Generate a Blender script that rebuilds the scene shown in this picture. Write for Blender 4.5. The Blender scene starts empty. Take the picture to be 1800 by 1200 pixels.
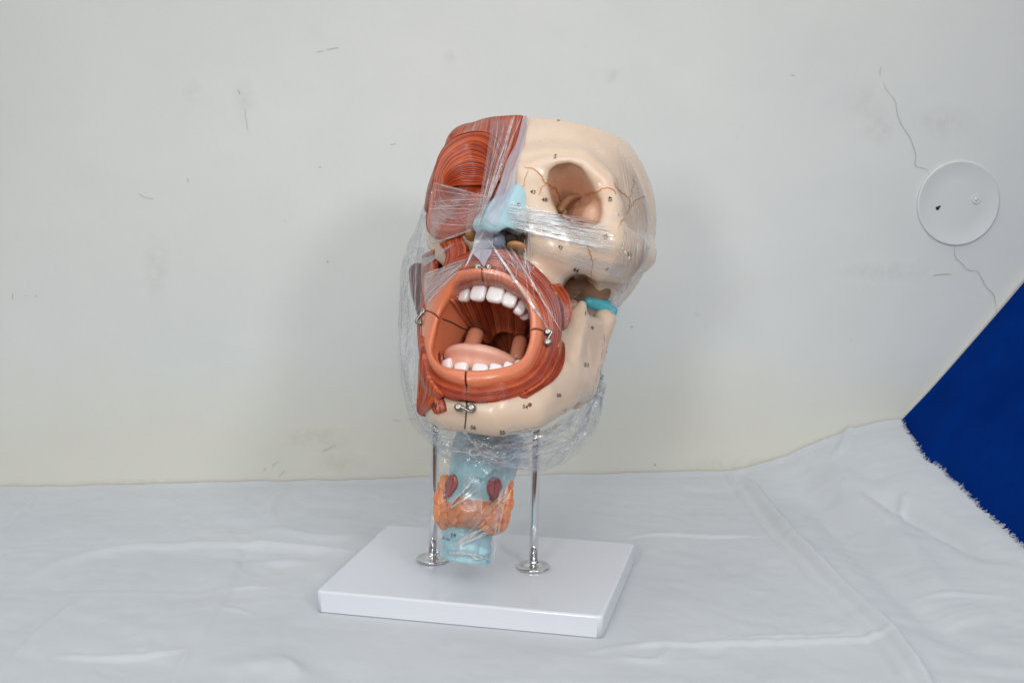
import bpy, math, random
import numpy as np
from mathutils import Vector
from mathutils.bvhtree import BVHTree

random.seed(7)
RNG = np.random.default_rng(7)
SC = bpy.context.scene
COL = SC.collection

# ------------------------------------------------------------------ camera, world, lamps, exposure
PITCH = math.radians(9.53)
FPX = 2200.0                               # focal length in pixels of the 1800 px wide photograph
CAM = np.array([0.0, 0.0, 0.588])
RT = np.array([1.0, 0, 0])
UP = np.array([0, math.sin(PITCH), math.cos(PITCH)])
FW = np.array([0, math.cos(PITCH), -math.sin(PITCH)])
cd = bpy.data.cameras.new('camera')
cd.sensor_width = 36.0
cd.lens = 36.0 * FPX / 1800.0
cd.clip_start = 0.02
cd.clip_end = 60
cam = bpy.data.objects.new('camera', cd)
COL.objects.link(cam)
cam.location = CAM
cam.rotation_euler = (math.pi / 2 - PITCH, 0, 0)
SC.camera = cam

wd = bpy.data.worlds.new('World')
SC.world = wd
wd.use_nodes = True
bg = wd.node_tree.nodes['Background']
bg.inputs[0].default_value = (0.82, 0.92, 1.0, 1)
bg.inputs[1].default_value = 1.26
# the room behind the camera: pale above, dark below, noise patches added for chrome reflections
_nt = wd.node_tree
_tc = _nt.nodes.new('ShaderNodeTexCoord')
_sx = _nt.nodes.new('ShaderNodeSeparateXYZ')
_nt.links.new(_tc.outputs['Generated'], _sx.inputs[0])
_r1 = _nt.nodes.new('ShaderNodeValToRGB')
_mr = _nt.nodes.new('ShaderNodeMapRange')
_mr.inputs[1].default_value = -1
_mr.inputs[2].default_value = 1
_nt.links.new(_sx.outputs[2], _mr.inputs[0])
_nt.links.new(_mr.outputs[0], _r1.inputs[0])
_e = _r1.color_ramp.elements
_e[0].position, _e[0].color = .46, (.16, .12, .10, 1)
_e[1].position, _e[1].color = .66, (.92, 1.0, 1.06, 1)
_nz = _nt.nodes.new('ShaderNodeTexNoise')
_nz.inputs['Scale'].default_value = 3.4
_nz.inputs['Detail'].default_value = 1.5
_nt.links.new(_tc.outputs['Generated'], _nz.inputs['Vector'])
_r2 = _nt.nodes.new('ShaderNodeValToRGB')
_r2.color_ramp.elements[0].position, _r2.color_ramp.elements[0].color = .47, (.15, .11, .09, 1)
_r2.color_ramp.elements[1].position, _r2.color_ramp.elements[1].color = .60, (1.3, 1.3, 1.3, 1)
_nt.links.new(_nz.outputs['Fac'], _r2.inputs[0])
_mx = _nt.nodes.new('ShaderNodeMix')
_mx.data_type = 'RGBA'
_mx.blend_type = 'MULTIPLY'
_mx.inputs[0].default_value = 1
_nt.links.new(_r1.outputs[0], _mx.inputs[6])
_nt.links.new(_r2.outputs[0], _mx.inputs[7])
_nt.links.new(_mx.outputs[2], bg.inputs[0])


def area(name, loc, target, size, power, col, spread=180):
    l = bpy.data.lights.new(name, 'AREA')
    l.shape = 'RECTANGLE'
    l.size, l.size_y = size
    l.energy = power
    l.color = col
    l.spread = math.radians(spread)
    o = bpy.data.objects.new(name, l)
    COL.objects.link(o)
    o.location = loc
    o.rotation_euler = (Vector(target) - Vector(loc)).to_track_quat('-Z', 'Y').to_euler()
    return o


area('softbox_lamp', (1.25, -0.80, 1.52), (0.0, 1.9, 0.45), (0.42, 0.48), 5.0, (1.0, 0.975, 0.94), 100)
area('softbox_lamp', (-0.85, -1.00, 1.12), (0.0, 1.9, 0.45), (0.42, 0.48), 5.1, (1.0, 0.975, 0.94), 100)
area('fill_lamp', (0.05, -0.10, 1.75), (-0.02, 2.1, 0.55), (1.7, 1.0), 3.0, (1.0, 0.985, 0.96), 75)  # unseen fill added for soft frontal light and darker wall corners

SC.view_settings.view_transform = 'Standard'
SC.view_settings.look = 'None'
SC.view_settings.exposure = 0.0
SC.view_settings.gamma = 1.0
SC.view_settings.use_curve_mapping = False
SC.cycles.transparent_max_bounces = 32
SC.cycles.max_bounces = 10
SC.cycles.caustics_reflective = False
SC.cycles.caustics_refractive = False


# ------------------------------------------------------------------ frames
def W(u, v, z):
    """world point seen at photograph position (u, v) at depth z metres along the view axis"""
    return CAM + z * (FW + (u - 900) / FPX * RT - (v - 600) / FPX * UP)


def onz(u, v, z):
    d = FW + (u - 900) / FPX * RT - (v - 600) / FPX * UP
    return CAM + d * ((z - CAM[2]) / d[2])


Z0 = 1.67
PSI, TH, RHO = [math.radians(a) for a in (19.0, 20.0, 5.5)]
_F = np.array([-math.sin(PSI), 0, -math.cos(PSI)])
_L = np.array([math.cos(PSI), 0, -math.sin(PSI)])
_U = np.array([0, -1.0, 0])
_F, _U = _F * math.cos(TH) + _U * math.sin(TH), _U * math.cos(TH) - _F * math.sin(TH)


def _roll(a):
    c, s = math.cos(RHO), math.sin(RHO)
    return np.array([a[0] * c - a[1] * s, a[0] * s + a[1] * c, a[2]])


_w = lambda a: a[0] * RT - a[1] * UP + a[2] * FW
HS = Z0 / FPX                                            # head unit in metres
HM = np.stack([_w(_roll(_L)), _w(_roll(_F)), _w(_roll(_U))]) * HS
HC = W(947, 370, Z0)
HMI = np.linalg.inv(HM)


def hp(u, v, f):
    """head coordinates (left, forward, up) of photograph point (u, v) on the plane forward = f"""
    a = (CAM - HC) @ HMI
    d = (W(u, v, 1.5) - HC) @ HMI - a
    return a + d * ((f - a[1]) / d[1])


def h2w(q):
    return HC + np.asarray(q) @ HM


def project(P):
    d = np.asarray(P) - CAM
    z = d @ FW
    return 900 + FPX * (d @ RT) / z, 600 - FPX * (d @ UP) / z, z


# ------------------------------------------------------------------ mesh helpers
ROOTS = {}


def mesh_obj(name, V, Fc, mat=None, parent=None, smooth=True, attrs=None, uv=None):
    V = np.asarray(V, dtype=np.float64)
    base = np.array(parent['_base']) if parent is not None and '_base' in parent else np.zeros(3)
    me = bpy.data.meshes.new(name)
    me.from_pydata([tuple(x) for x in (V - base)], [], [tuple(int(i) for i in f) for f in Fc])
    if smooth:
        me.polygons.foreach_set('use_smooth', [True] * len(me.polygons))
    if attrs:
        for k, a in attrs.items():
            at = me.attributes.new(k, 'FLOAT', 'POINT')
            at.data.foreach_set('value', np.asarray(a, dtype=np.float32))
    if uv is not None:
        ul = me.uv_layers.new(name='UVMap')
        li = np.empty(len(me.loops), dtype=np.int32)
        me.loops.foreach_get('vertex_index', li)
        ul.data.foreach_set('uv', np.asarray(uv, dtype=np.float32)[li].ravel())
    me.update()
    o = bpy.data.objects.new(name, me)
    COL.objects.link(o)
    if mat:
        me.materials.append(mat)
    if parent is not None:
        o.parent = parent
        o['_base'] = list(base)
    return o


def thing(name, label, cat, loc, group=None):
    o = bpy.data.objects.new(name, None)
    COL.objects.link(o)
    o.location = loc
    o['_base'] = list(loc)
    o['label'] = label
    o['category'] = cat
    if group:
        o['group'] = group
    return o


class MB:
    """collects pieces of one mesh"""
    def __init__(s):
        s.v, s.f, s.n = [], [], 0

    def add(s, V, Fc):
        s.v.append(np.asarray(V, float))
        s.f += [tuple(i + s.n for i in f) for f in Fc]
        s.n += len(V)
        return s

    def build(s, name, mat, parent=None, smooth=True):
        return mesh_obj(name, np.concatenate(s.v), s.f, mat, parent, smooth)


def tube(P, r, n=8, caps=True):
    P = np.asarray(P, float)
    m = len(P)
    R = np.full(m, r) if np.isscalar(r) else np.asarray(r, float)
    T = np.gradient(P, axis=0)
    T /= np.linalg.norm(T, axis=1)[:, None] + 1e-12
    a = np.array([0, 0, 1.0]) if abs(T[0][2]) < .9 else np.array([1.0, 0, 0])
    N = np.cross(T[0], a)
    N /= np.linalg.norm(N)
    V = []
    for i in range(m):
        N = N - T[i] * (N @ T[i])
        N /= np.linalg.norm(N) + 1e-12
        B = np.cross(T[i], N)
        for k in range(n):
            t = 2 * math.pi * k / n
            V.append(P[i] + R[i] * (math.cos(t) * N + math.sin(t) * B))
    Fc = [(i * n + k, i * n + (k + 1) % n, (i + 1) * n + (k + 1) % n, (i + 1) * n + k) for i in range(m - 1) for k in range(n)]
    if caps:
        Fc.append(tuple(range(n))[::-1])
        Fc.append(tuple((m - 1) * n + k for k in range(n)))
    return np.array(V), Fc


def lathe(prof, c, axis=(0, 0, 1), n=40):
    """prof: (radius, height) list from bottom to top along axis from c"""
    ax = np.asarray(axis, float)
    ax /= np.linalg.norm(ax)
    a = np.array([1.0, 0, 0]) if abs(ax[0]) < .9 else np.array([0, 1.0, 0])
    N = np.cross(ax, a)
    N /= np.linalg.norm(N)
    B = np.cross(ax, N)
    V, Fc = [], []
    for r, h in prof:
        for k in range(n):
            t = 2 * math.pi * k / n
            V.append(np.asarray(c) + ax * h + r * (math.cos(t) * N + math.sin(t) * B))
    m = len(prof)
    Fc = [(i * n + k, i * n + (k + 1) % n, (i + 1) * n + (k + 1) % n, (i + 1) * n + k) for i in range(m - 1) for k in range(n)]
    Fc.append(tuple(range(n))[::-1])
    Fc.append(tuple((m - 1) * n + k for k in range(n)))
    return np.array(V), Fc


def spline(pts, n, closed=False):
    """Catmull-Rom resampled to n points evenly by length"""
    P = np.asarray(pts, float)
    if closed:
        Q = np.concatenate([P[-1:], P, P[:2]])
    else:
        Q = np.concatenate([2 * P[:1] - P[1:2], P, 2 * P[-1:] - P[-2:-1]])
    out = []
    for i in range(1, len(Q) - 2):
        t = np.linspace(0, 1, 16, endpoint=False)[:, None]
        p0, p1, p2, p3 = Q[i - 1], Q[i], Q[i + 1], Q[i + 2]
        out.append(.5 * (2 * p1 + (p2 - p0) * t + (2 * p0 - 5 * p1 + 4 * p2 - p3) * t ** 2 + (3 * p1 - p0 - 3 * p2 + p3) * t ** 3))
    out.append(Q[-2:-1])
    C = np.concatenate(out)
    d = np.concatenate([[0], np.cumsum(np.linalg.norm(np.diff(C[:, :2], axis=0), axis=1))])
    s = np.linspace(0, d[-1], n + (1 if closed else 0))
    R = np.stack([np.interp(s, d, C[:, k]) for k in range(C.shape[1])], 1)
    return R[:-1] if closed else R


def grid_faces(n, m, cyc=False):
    return [(i * m + j, i * m + (j + 1) % m, (i + 1) * m + (j + 1) % m, (i + 1) * m + j)
            for i in range(n - 1) for j in range(m if cyc else m - 1)]


def noise1(n, k, seed=0):
    r = np.random.default_rng(seed)
    x = np.linspace(0, k, n)
    y = r.normal(size=int(k) + 3)
    i = x.astype(int)
    t = x - i
    t = t * t * (3 - 2 * t)
    return y[i] * (1 - t) + y[i + 1] * t


def noise2(x, y, seed=0):
    """value noise on arrays"""
    r = np.random.default_rng(seed)
    T = r.normal(size=(64, 64))
    xi, yi = np.floor(x).astype(int), np.floor(y).astype(int)
    tx, ty = x - xi, y - yi
    tx, ty = tx * tx * (3 - 2 * tx), ty * ty * (3 - 2 * ty)
    g = lambda a, b: T[a % 64, b % 64]
    return (g(xi, yi) * (1 - tx) + g(xi + 1, yi) * tx) * (1 - ty) + (g(xi, yi + 1) * (1 - tx) + g(xi + 1, yi + 1) * tx) * ty


# ------------------------------------------------------------------ signed distance sculpting
class Vol:
    def __init__(s, lo, hi, step):
        s.lo, s.step = np.array(lo, float), step
        n = [int((b - a) / step) + 1 for a, b in zip(lo, hi)]
        s.X, s.Y, s.Z = np.meshgrid(*[(lo[i] + step * np.arange(n[i])).astype(np.float32) for i in range(3)], indexing='ij')
        s.D = np.full(n, 1e3, dtype=np.float32)

    def sym(s, c0=0., k=1.):
        c = object.__new__(Vol)
        c.__dict__.update(s.__dict__)
        x = s.X - np.float32(c0)
        c.X = np.where(x < 0, -x * np.float32(k), x) + np.float32(c0)
        return c

    def ell(s, c, r):
        x, y, z = (s.X - c[0]) / r[0], (s.Y - c[1]) / r[1], (s.Z - c[2]) / r[2]
        k0 = np.sqrt(x * x + y * y + z * z)
        k1 = np.sqrt((x / r[0]) ** 2 + (y / r[1]) ** 2 + (z / r[2]) ** 2) + 1e-9
        return k0 * (k0 - 1) / k1

    def cap(s, a, b, ra, rb):
        a, b = np.asarray(a, np.float32), np.asarray(b, np.float32)
        d = b - a
        px, py, pz = s.X - a[0], s.Y - a[1], s.Z - a[2]
        h = np.clip((px * d[0] + py * d[1] + pz * d[2]) / (d @ d + 1e-9), 0, 1)
        return np.sqrt((px - h * d[0]) ** 2 + (py - h * d[1]) ** 2 + (pz - h * d[2]) ** 2) - (ra + (rb - ra) * h)

    def chain(s, pts, k=0):
        D = None
        for (a, ra), (b, rb) in zip(pts[:-1], pts[1:]):
            e = s.cap(a, b, ra, rb)
            D = e if D is None else (np.minimum(D, e) if not k else smin(D, e, k))
        return D

    def tri(s, a, b, c, r):
        a, b, c = [np.asarray(x, np.float32) for x in (a, b, c)]
        nor = np.cross(b - a, a - c)
        P = (s.X, s.Y, s.Z)

        def sub(q): return [P[i] - q[i] for i in range(3)]
        def dot(x, y): return x[0] * y[0] + x[1] * y[1] + x[2] * y[2]
        pa, pb, pc = sub(a), sub(b), sub(c)
        ba, cb, ac = b - a, c - b, a - c
        inside = (np.sign(dot(np.cross(ba, nor), pa)) + np.sign(dot(np.cross(cb, nor), pb)) + np.sign(dot(np.cross(ac, nor), pc))) >= 2
        def seg(e, q):
            h = np.clip(dot(e, q) / (e @ e), 0, 1)
            return (q[0] - e[0] * h) ** 2 + (q[1] - e[1] * h) ** 2 + (q[2] - e[2] * h) ** 2
        ed = np.minimum(np.minimum(seg(ba, pa), seg(cb, pb)), seg(ac, pc))
        pl = dot(nor, pa) ** 2 / (nor @ nor)
        return np.sqrt(np.where(inside, pl, ed)) - r


def smin(a, b, k):
    h = np.maximum(k - np.abs(a - b), 0) / k
    return np.minimum(a, b) - h * h * k * .25


def smax(a, b, k):
    return -smin(-a, -b, k)


def snets(D, lo, step):
    D = np.pad(D, 1, constant_values=50.)
    lo = np.asarray(lo) - step
    ins = D < 0
    c = [ins[i:ins.shape[0] - 1 + i, j:ins.shape[1] - 1 + j, k:ins.shape[2] - 1 + k] for i in (0, 1) for j in (0, 1) for k in (0, 1)]
    anyi = np.logical_or.reduce(c)
    alli = np.logical_and.reduce(c)
    act = np.argwhere(anyi & ~alli)
    idx = -np.ones(anyi.shape, dtype=np.int64)
    idx[tuple(act.T)] = np.arange(len(act))
    pos = np.zeros((len(act), 3))
    cnt = np.zeros(len(act))
    off = [(i, j, k) for i in (0, 1) for j in (0, 1) for k in (0, 1)]
    val = {o: D[act[:, 0] + o[0], act[:, 1] + o[1], act[:, 2] + o[2]] for o in off}
    for a in off:
        for ax in range(3):
            if a[ax] == 0:
                b = list(a)
                b[ax] = 1
                va, vb = val[a], val[tuple(b)]
                m = (va < 0) != (vb < 0)
                t = np.where(m, va / np.where(m, va - vb, 1), 0)
                p = np.tile(np.array(a, float), (len(act), 1))
                p[:, ax] += t
                pos += p * m[:, None]
                cnt += m
    V = (act + pos / cnt[:, None]) * step + lo
    Q = []
    for ax in range(3):
        o1, o2 = [(1, 2), (2, 0), (0, 1)][ax]
        sl0 = [slice(1, -1)] * 3
        sl1 = [slice(1, -1)] * 3
        sl0[ax] = slice(0, -1)
        sl1[ax] = slice(1, None)
        A, B = ins[tuple(sl0)], ins[tuple(sl1)]
        e = np.argwhere(A != B)
        fl = A[tuple(e.T)]
        base = e.copy()
        for k in range(3):
            if k != ax:
                base[:, k] += 1
        q = []
        for d1, d2 in ((-1, -1), (0, -1), (0, 0), (-1, 0)):
            p = base.copy()
            p[:, o1] += d1
            p[:, o2] += d2
            q.append(idx[tuple(p.T)])
        q = np.stack(q, 1)
        q[~fl] = q[~fl][:, ::-1]
        Q.append(q)
    return V, np.concatenate(Q)


def relax(V, Q, it=2, lam=.5):
    E = np.concatenate([Q[:, [0, 1]], Q[:, [1, 2]], Q[:, [2, 3]], Q[:, [3, 0]]])
    for k in range(it):
        S = np.zeros_like(V)
        n = np.zeros(len(V))
        for a, b in ((0, 1), (1, 0)):
            for d in range(3):
                S[:, d] += np.bincount(E[:, a], V[E[:, b], d], len(V))
            n += np.bincount(E[:, a], minlength=len(V))
        V = V + (S / np.maximum(n, 1)[:, None] - V) * lam
    return V


# ------------------------------------------------------------------ rays onto built surfaces
class Surf:
    def __init__(s, parts):
        V, Fc, n = [], [], 0
        for v, f in parts:
            V.append(np.asarray(v))
            Fc += [tuple(int(i) + n for i in q) for q in f]
            n += len(v)
        s.t = BVHTree.FromPolygons([tuple(x) for x in np.concatenate(V)], Fc)

    def cast(s, u, v):
        d = FW + (u - 900) / FPX * RT - (v - 600) / FPX * UP
        loc, nor, i, dist = s.t.ray_cast(Vector(CAM), Vector(d))
        if loc is None:
            return None
        return np.array(loc), np.array(nor)

    def depth(s, UV):
        out = np.full(UV.shape[:-1], np.inf)
        for ij in np.ndindex(*out.shape):
            h = s.cast(*UV[ij])
            if h is not None:
                out[ij] = (h[0] - CAM) @ FW
        return out


def fillmiss(z):
    """fill misses from neighbours"""
    z = z.copy()
    bad = ~np.isfinite(z)
    if bad.all():
        z[:] = Z0
        return z
    m = np.where(bad, 0, z)
    w = (~bad).astype(float)
    for it in range(400):
        if (w > 0).all():
            break
        M, Wt = np.pad(m * (w > 0), 1), np.pad((w > 0).astype(float), 1)
        S = M[:-2, 1:-1] + M[2:, 1:-1] + M[1:-1, :-2] + M[1:-1, 2:]
        n = Wt[:-2, 1:-1] + Wt[2:, 1:-1] + Wt[1:-1, :-2] + Wt[1:-1, 2:]
        new = (w == 0) & (n > 0)
        m[new] = S[new] / n[new]
        w[new] = 1
    return m


def membrane(UV, surf, gap=.002, iters=20, zlim=None, cyc=False):
    """depth of a skin stretched over what is already built"""
    hit = surf.depth(UV)
    if zlim is not None:
        hit = np.where(hit > zlim, np.inf, hit)
    z = fillmiss(hit) - gap
    lim = np.where(np.isfinite(hit), hit - gap, np.inf)
    for k in range(iters):
        P = np.pad(z, 1, mode='edge')
        if cyc:
            P[1:-1, 0], P[1:-1, -1] = z[:, -1], z[:, 0]
        a = (P[:-2, 1:-1] + P[2:, 1:-1] + P[1:-1, :-2] + P[1:-1, 2:]) / 4
        z = np.minimum(a, lim)
    return z


def unproj(UV, z):
    u, v = UV[..., 0], UV[..., 1]
    return CAM + z[..., None] * (FW + ((u - 900) / FPX)[..., None] * RT - ((v - 600) / FPX)[..., None] * UP)


def gnormals(P, cyc=False):
    du = np.gradient(P, axis=0)
    if cyc:
        dv = (np.roll(P, -1, 1) - np.roll(P, 1, 1)) / 2
    else:
        dv = np.gradient(P, axis=1)
    N = np.cross(du, dv)
    N /= np.linalg.norm(N, axis=-1)[..., None] + 1e-12
    fl = ((P - CAM) * N).sum(-1) > 0
    N[fl] *= -1
    return N


def between(guides, n, m, closed=False):
    """pixel grid: n lines between the guide curves, m points along each"""
    G = np.stack([spline(g, m, closed) for g in guides])
    s = np.linspace(0, len(guides) - 1, n)
    if len(guides) > 2:
        P = np.concatenate([2 * G[:1] - G[1:2], G, 2 * G[-1:] - G[-2:-1]])
        i = np.minimum(s.astype(int), len(guides) - 2)
        t = (s - i)[:, None, None]
        p0, p1, p2, p3 = P[i], P[i + 1], P[i + 2], P[i + 3]
        return .5 * (2 * p1 + (p2 - p0) * t + (2 * p0 - 5 * p1 + 4 * p2 - p3) * t ** 2 + (3 * p1 - p0 - 3 * p2 + p3) * t ** 3)
    i = np.minimum(s.astype(int), len(guides) - 2)
    t = (s - i)[:, None, None]
    return G[i] * (1 - t) + G[i + 1] * t


def ribbed(name, guides, strands, surf, mat, parent, gap=.003, amp=.0013, iters=12, thick=.006, seg=36, per=6,
           closed=False, bulge=.0, seed=1, wig=.5, zlim=None, coll=None, ends=True, bulge_t=False):
    """a muscle: a sheet of strands lying over what is already built"""
    n = strands * per + 1
    UV = between(guides, n, seg, closed)
    r = np.random.default_rng(seed)
    nb = 3 if n > 60 else 2
    coarse = UV[::nb]
    if (n - 1) % nb:
        coarse = np.concatenate([coarse, UV[-1:]])
    zc = membrane(coarse, surf, gap, iters, zlim, closed)
    sc = np.concatenate([np.arange(0, n, nb), [n - 1]] if (n - 1) % nb else [np.arange(0, n, nb)])
    z = np.stack([np.interp(np.arange(n), sc, zc[:, j]) for j in range(zc.shape[1])], 1)
    P = unproj(UV, z)
    N = gnormals(P, closed)
    k = np.arange(n) / per
    ph = np.stack([np.interp(np.linspace(0, 1, seg), np.linspace(0, 1, 8), r.normal(size=8)) for _ in range(1)])[0]
    ph = np.zeros((n, seg)) + wig * .35 * noise2(np.arange(n)[:, None] / per * .7 + 0 * np.arange(seg)[None, :], np.arange(seg)[None, :] / seg * 5 + 0 * np.arange(n)[:, None], seed)
    if closed:
        wgt = np.minimum(np.arange(seg), seg - np.arange(seg)) / (seg * .12)
        ph *= np.clip(wgt, 0, 1)[None, :]
    x = k[:, None] + ph
    fr = x - np.floor(x)
    prof = np.abs(np.sin(math.pi * fr)) ** .6
    sid = np.floor(x).astype(int)
    tone = r.random(400)[sid % 400]
    hgt = .6 + .8 * r.random(400)[(sid + 91) % 400]
    e = np.ones((n, seg))
    if not closed and ends:
        t = np.linspace(0, 1, seg)
        e = e * np.clip(np.minimum(t, 1 - t) * 14, 0, 1)[None, :] ** .5
    s = np.linspace(0, 1, n)[:, None]
    b = bulge * 4 * s * (1 - s)
    if bulge_t:
        t = np.linspace(0, 1, seg)[None, :]
        b = b * 4 * t * (1 - t)
    P = P + N * (amp * prof * hgt * e + b)[..., None]
    # skirt
    V = [P.reshape(-1, 3)]
    Fc = grid_faces(n, seg, closed)
    idx = np.arange(n * seg).reshape(n, seg)
    off = n * seg
    ring = [idx[0], idx[-1]] if closed else [np.concatenate([idx[0], idx[1:, -1], idx[-1, ::-1][1:], idx[::-1, 0][1:-1]])]
    Pf, Nf = P.reshape(-1, 3), N.reshape(-1, 3)
    for rg in ring:
        V.append(Pf[rg] - Nf[rg] * thick)
        q = len(rg)
        Fc += [(rg[i], off + i, off + (i + 1) % q, rg[(i + 1) % q]) for i in range(q)]
        off += q
    V = np.concatenate(V)
    extra = np.concatenate([np.concatenate(ring)]) if len(ring) > 1 else ring[0]
    A = lambda a: np.concatenate([a.ravel(), a.ravel()[extra]])
    tt = np.tile(np.arange(seg) / seg, (n, 1))
    attrs = {'tone': A(tone.astype(float)), 'groove': A(1 - prof), 'along': A(tt), 'across': A(x)}
    o = mesh_obj(name, V, Fc, mat, parent, True, attrs)
    if coll is not None:
        coll.append((V, Fc))
    return o


def ribbon(surf, pts, width, n=None, lift=.0006, jit=0, seed=0, gap=None, iters=4, taper=True):
    """thin painted line lying on a surface: returns verts, faces"""
    P = np.asarray(pts, float)
    ln = np.linalg.norm(np.diff(P, axis=0), axis=1).sum()
    n = n or max(4, int(ln / 2.5))
    C = spline(P, n)
    if jit:
        r = np.random.default_rng(seed)
        C = C + r.normal(size=C.shape) * jit
    T = np.gradient(C, axis=0)
    T /= np.linalg.norm(T, axis=1)[:, None] + 1e-9
    Nn = np.stack([-T[:, 1], T[:, 0]], 1)
    w = np.full(n, width / 2.)
    if taper:
        t = np.linspace(0, 1, n)
        w = w * (.35 + .65 * np.clip(np.minimum(t, 1 - t) * 6, 0, 1))
    V, ok = [], []
    for sgn in (-1, 1):
        for i in range(n):
            h = surf.cast(*(C[i] + sgn * w[i] * Nn[i]))
            if h is None:
                V.append(np.zeros(3)); ok.append(False)
            else:
                nn = h[1] if (h[0] - CAM) @ h[1] < 0 else -h[1]
                V.append(h[0] + nn * lift); ok.append(True)
    V = np.array(V)
    Fc = []
    for i in range(n - 1):
        q = (i, i + 1, n + i + 1, n + i)
        if all(ok[k] for k in q) and np.ptp(V[list(q)], axis=0).max() < .02:
            Fc.append(q)
    return V, Fc


# ------------------------------------------------------------------ materials
def mat(name):
    m = bpy.data.materials.new(name)
    m.use_nodes = True
    nt = m.node_tree
    return m, nt, nt.nodes['Principled BSDF']


def N(nt, t, **kw):
    n = nt.nodes.new(t)
    for k, v in kw.items():
        if k in n.inputs:
            n.inputs[k].default_value = v
        else:
            setattr(n, k, v)
    return n


def ramp(nt, src, stops):
    r = nt.nodes.new('ShaderNodeValToRGB')
    el = r.color_ramp.elements
    while len(el) < len(stops):
        el.new(.5)
    for e, (p, c) in zip(el, stops):
        e.position = p
        e.color = (*c, 1) if len(c) == 3 else c
    nt.links.new(src, r.inputs[0])
    return r.outputs[0]


def mixc(nt, fac, a, b, mode='MIX'):
    m = nt.nodes.new('ShaderNodeMix')
    m.data_type = 'RGBA'
    m.blend_type = mode
    for s, i in ((fac, 0), (a, 6), (b, 7)):
        if isinstance(s, (int, float)):
            m.inputs[i].default_value = s
        elif isinstance(s, tuple):
            m.inputs[i].default_value = (*s, 1)
        else:
            nt.links.new(s, m.inputs[i])
    return m.outputs[2]


def math_(nt, op, a, b=None, clamp=False):
    m = nt.nodes.new('ShaderNodeMath')
    m.operation = op
    m.use_clamp = clamp
    for i, s in enumerate((a, b)):
        if s is None:
            continue
        if isinstance(s, (int, float)):
            m.inputs[i].default_value = s
        else:
            nt.links.new(s, m.inputs[i])
    return m.outputs[0]


def gco(nt):
    return N(nt, 'ShaderNodeTexCoord').outputs['Object']


def noise(nt, scale, detail=3, rough=.5, co=None, dist=0):
    n = N(nt, 'ShaderNodeTexNoise')
    n.inputs['Scale'].default_value = scale
    n.inputs['Detail'].default_value = detail
    n.inputs['Roughness'].default_value = rough
    n.inputs['Distortion'].default_value = dist
    nt.links.new(co if co is not None else gco(nt), n.inputs['Vector'])
    return n.outputs['Fac']


def bump(nt, b, h, strength, dist):
    n = N(nt, 'ShaderNodeBump')
    n.inputs['Strength'].default_value = strength
    n.inputs['Distance'].default_value = dist
    nt.links.new(h, n.inputs['Height'])
    nt.links.new(n.outputs[0], b.inputs['Normal'])
    return n


def plastic(name, c1, c2, rough=.33, nscale=30, coat=.25, bscale=160, bdist=.0003, sss=0):
    m, nt, b = mat(name)
    f = noise(nt, nscale, 4)
    col = ramp(nt, f, [(.3, c1), (.7, c2)])
    nt.links.new(col, b.inputs['Base Color'])
    rr = noise(nt, nscale * 1.7, 3)
    nt.links.new(math_(nt, 'ADD', math_(nt, 'MULTIPLY', rr, .14), rough - .07), b.inputs['Roughness'])
    b.inputs['Coat Weight'].default_value = coat
    b.inputs['Coat Roughness'].default_value = .18
    if sss:
        b.inputs['Subsurface Weight'].default_value = sss
        b.inputs['Subsurface Radius'].default_value = (.006, .003, .002)
        b.inputs['Subsurface Scale'].default_value = 1.0
    bump(nt, b, noise(nt, bscale, 3), .35, bdist)
    return m


BONE = plastic('bone_paint', (.695, .53, .40), (.75, .58, .445), .32, 14, .2, 60, .0006)
BONE_D = plastic('bone_inner_paint', (.50, .29, .19), (.56, .34, .23), .45, 14, .1, 60, .0006)
BROWN = plastic('brown_bone_paint', (.24, .125, .07), (.36, .21, .125), .4, 30, .2)
LIP = plastic('lip_paint', (.68, .185, .088), (.74, .235, .115), .27, 22, .35, 80, .0004)
CHEEK = plastic('inner_cheek_paint', (.66, .20, .095), (.72, .25, .125), .42, 25, .1)
THROAT = plastic('throat_paint', (.25, .05, .025), (.40, .09, .04), .4, 40, .15)
TONGUE = plastic('tongue_paint', (.72, .37, .28), (.79, .45, .35), .42, 40, .1, 120, .0005)
TOOTH = plastic('tooth_enamel', (.80, .76, .77), (.84, .81, .81), .22, 20, .4)
BLUE = plastic('cartilage_paint', (.36, .62, .70), (.44, .69, .76), .36, 20, .2)
BLUE2 = plastic('ligament_paint', (.42, .59, .68), (.48, .65, .73), .42, 20, .1)
CYAN = plastic('disc_paint', (.06, .42, .52), (.09, .48, .58), .35, 20, .3)
MAROON = plastic('maroon_paint', (.10, .014, .018), (.17, .025, .03), .35, 40, .3)
OCHRE = plastic('ochre_paint', (.40, .19, .075), (.56, .30, .13), .4, 40, .2)
BLACKM = plastic('dark_gap', (.02, .008, .006), (.03, .012, .01), .7, 40, 0)
INK = plastic('ink', (.012, .012, .018), (.02, .02, .025), .5, 40, 0)
SUTURE = plastic('suture_paint', (.50, .20, .05), (.62, .28, .08), .45, 60, 0)


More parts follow.
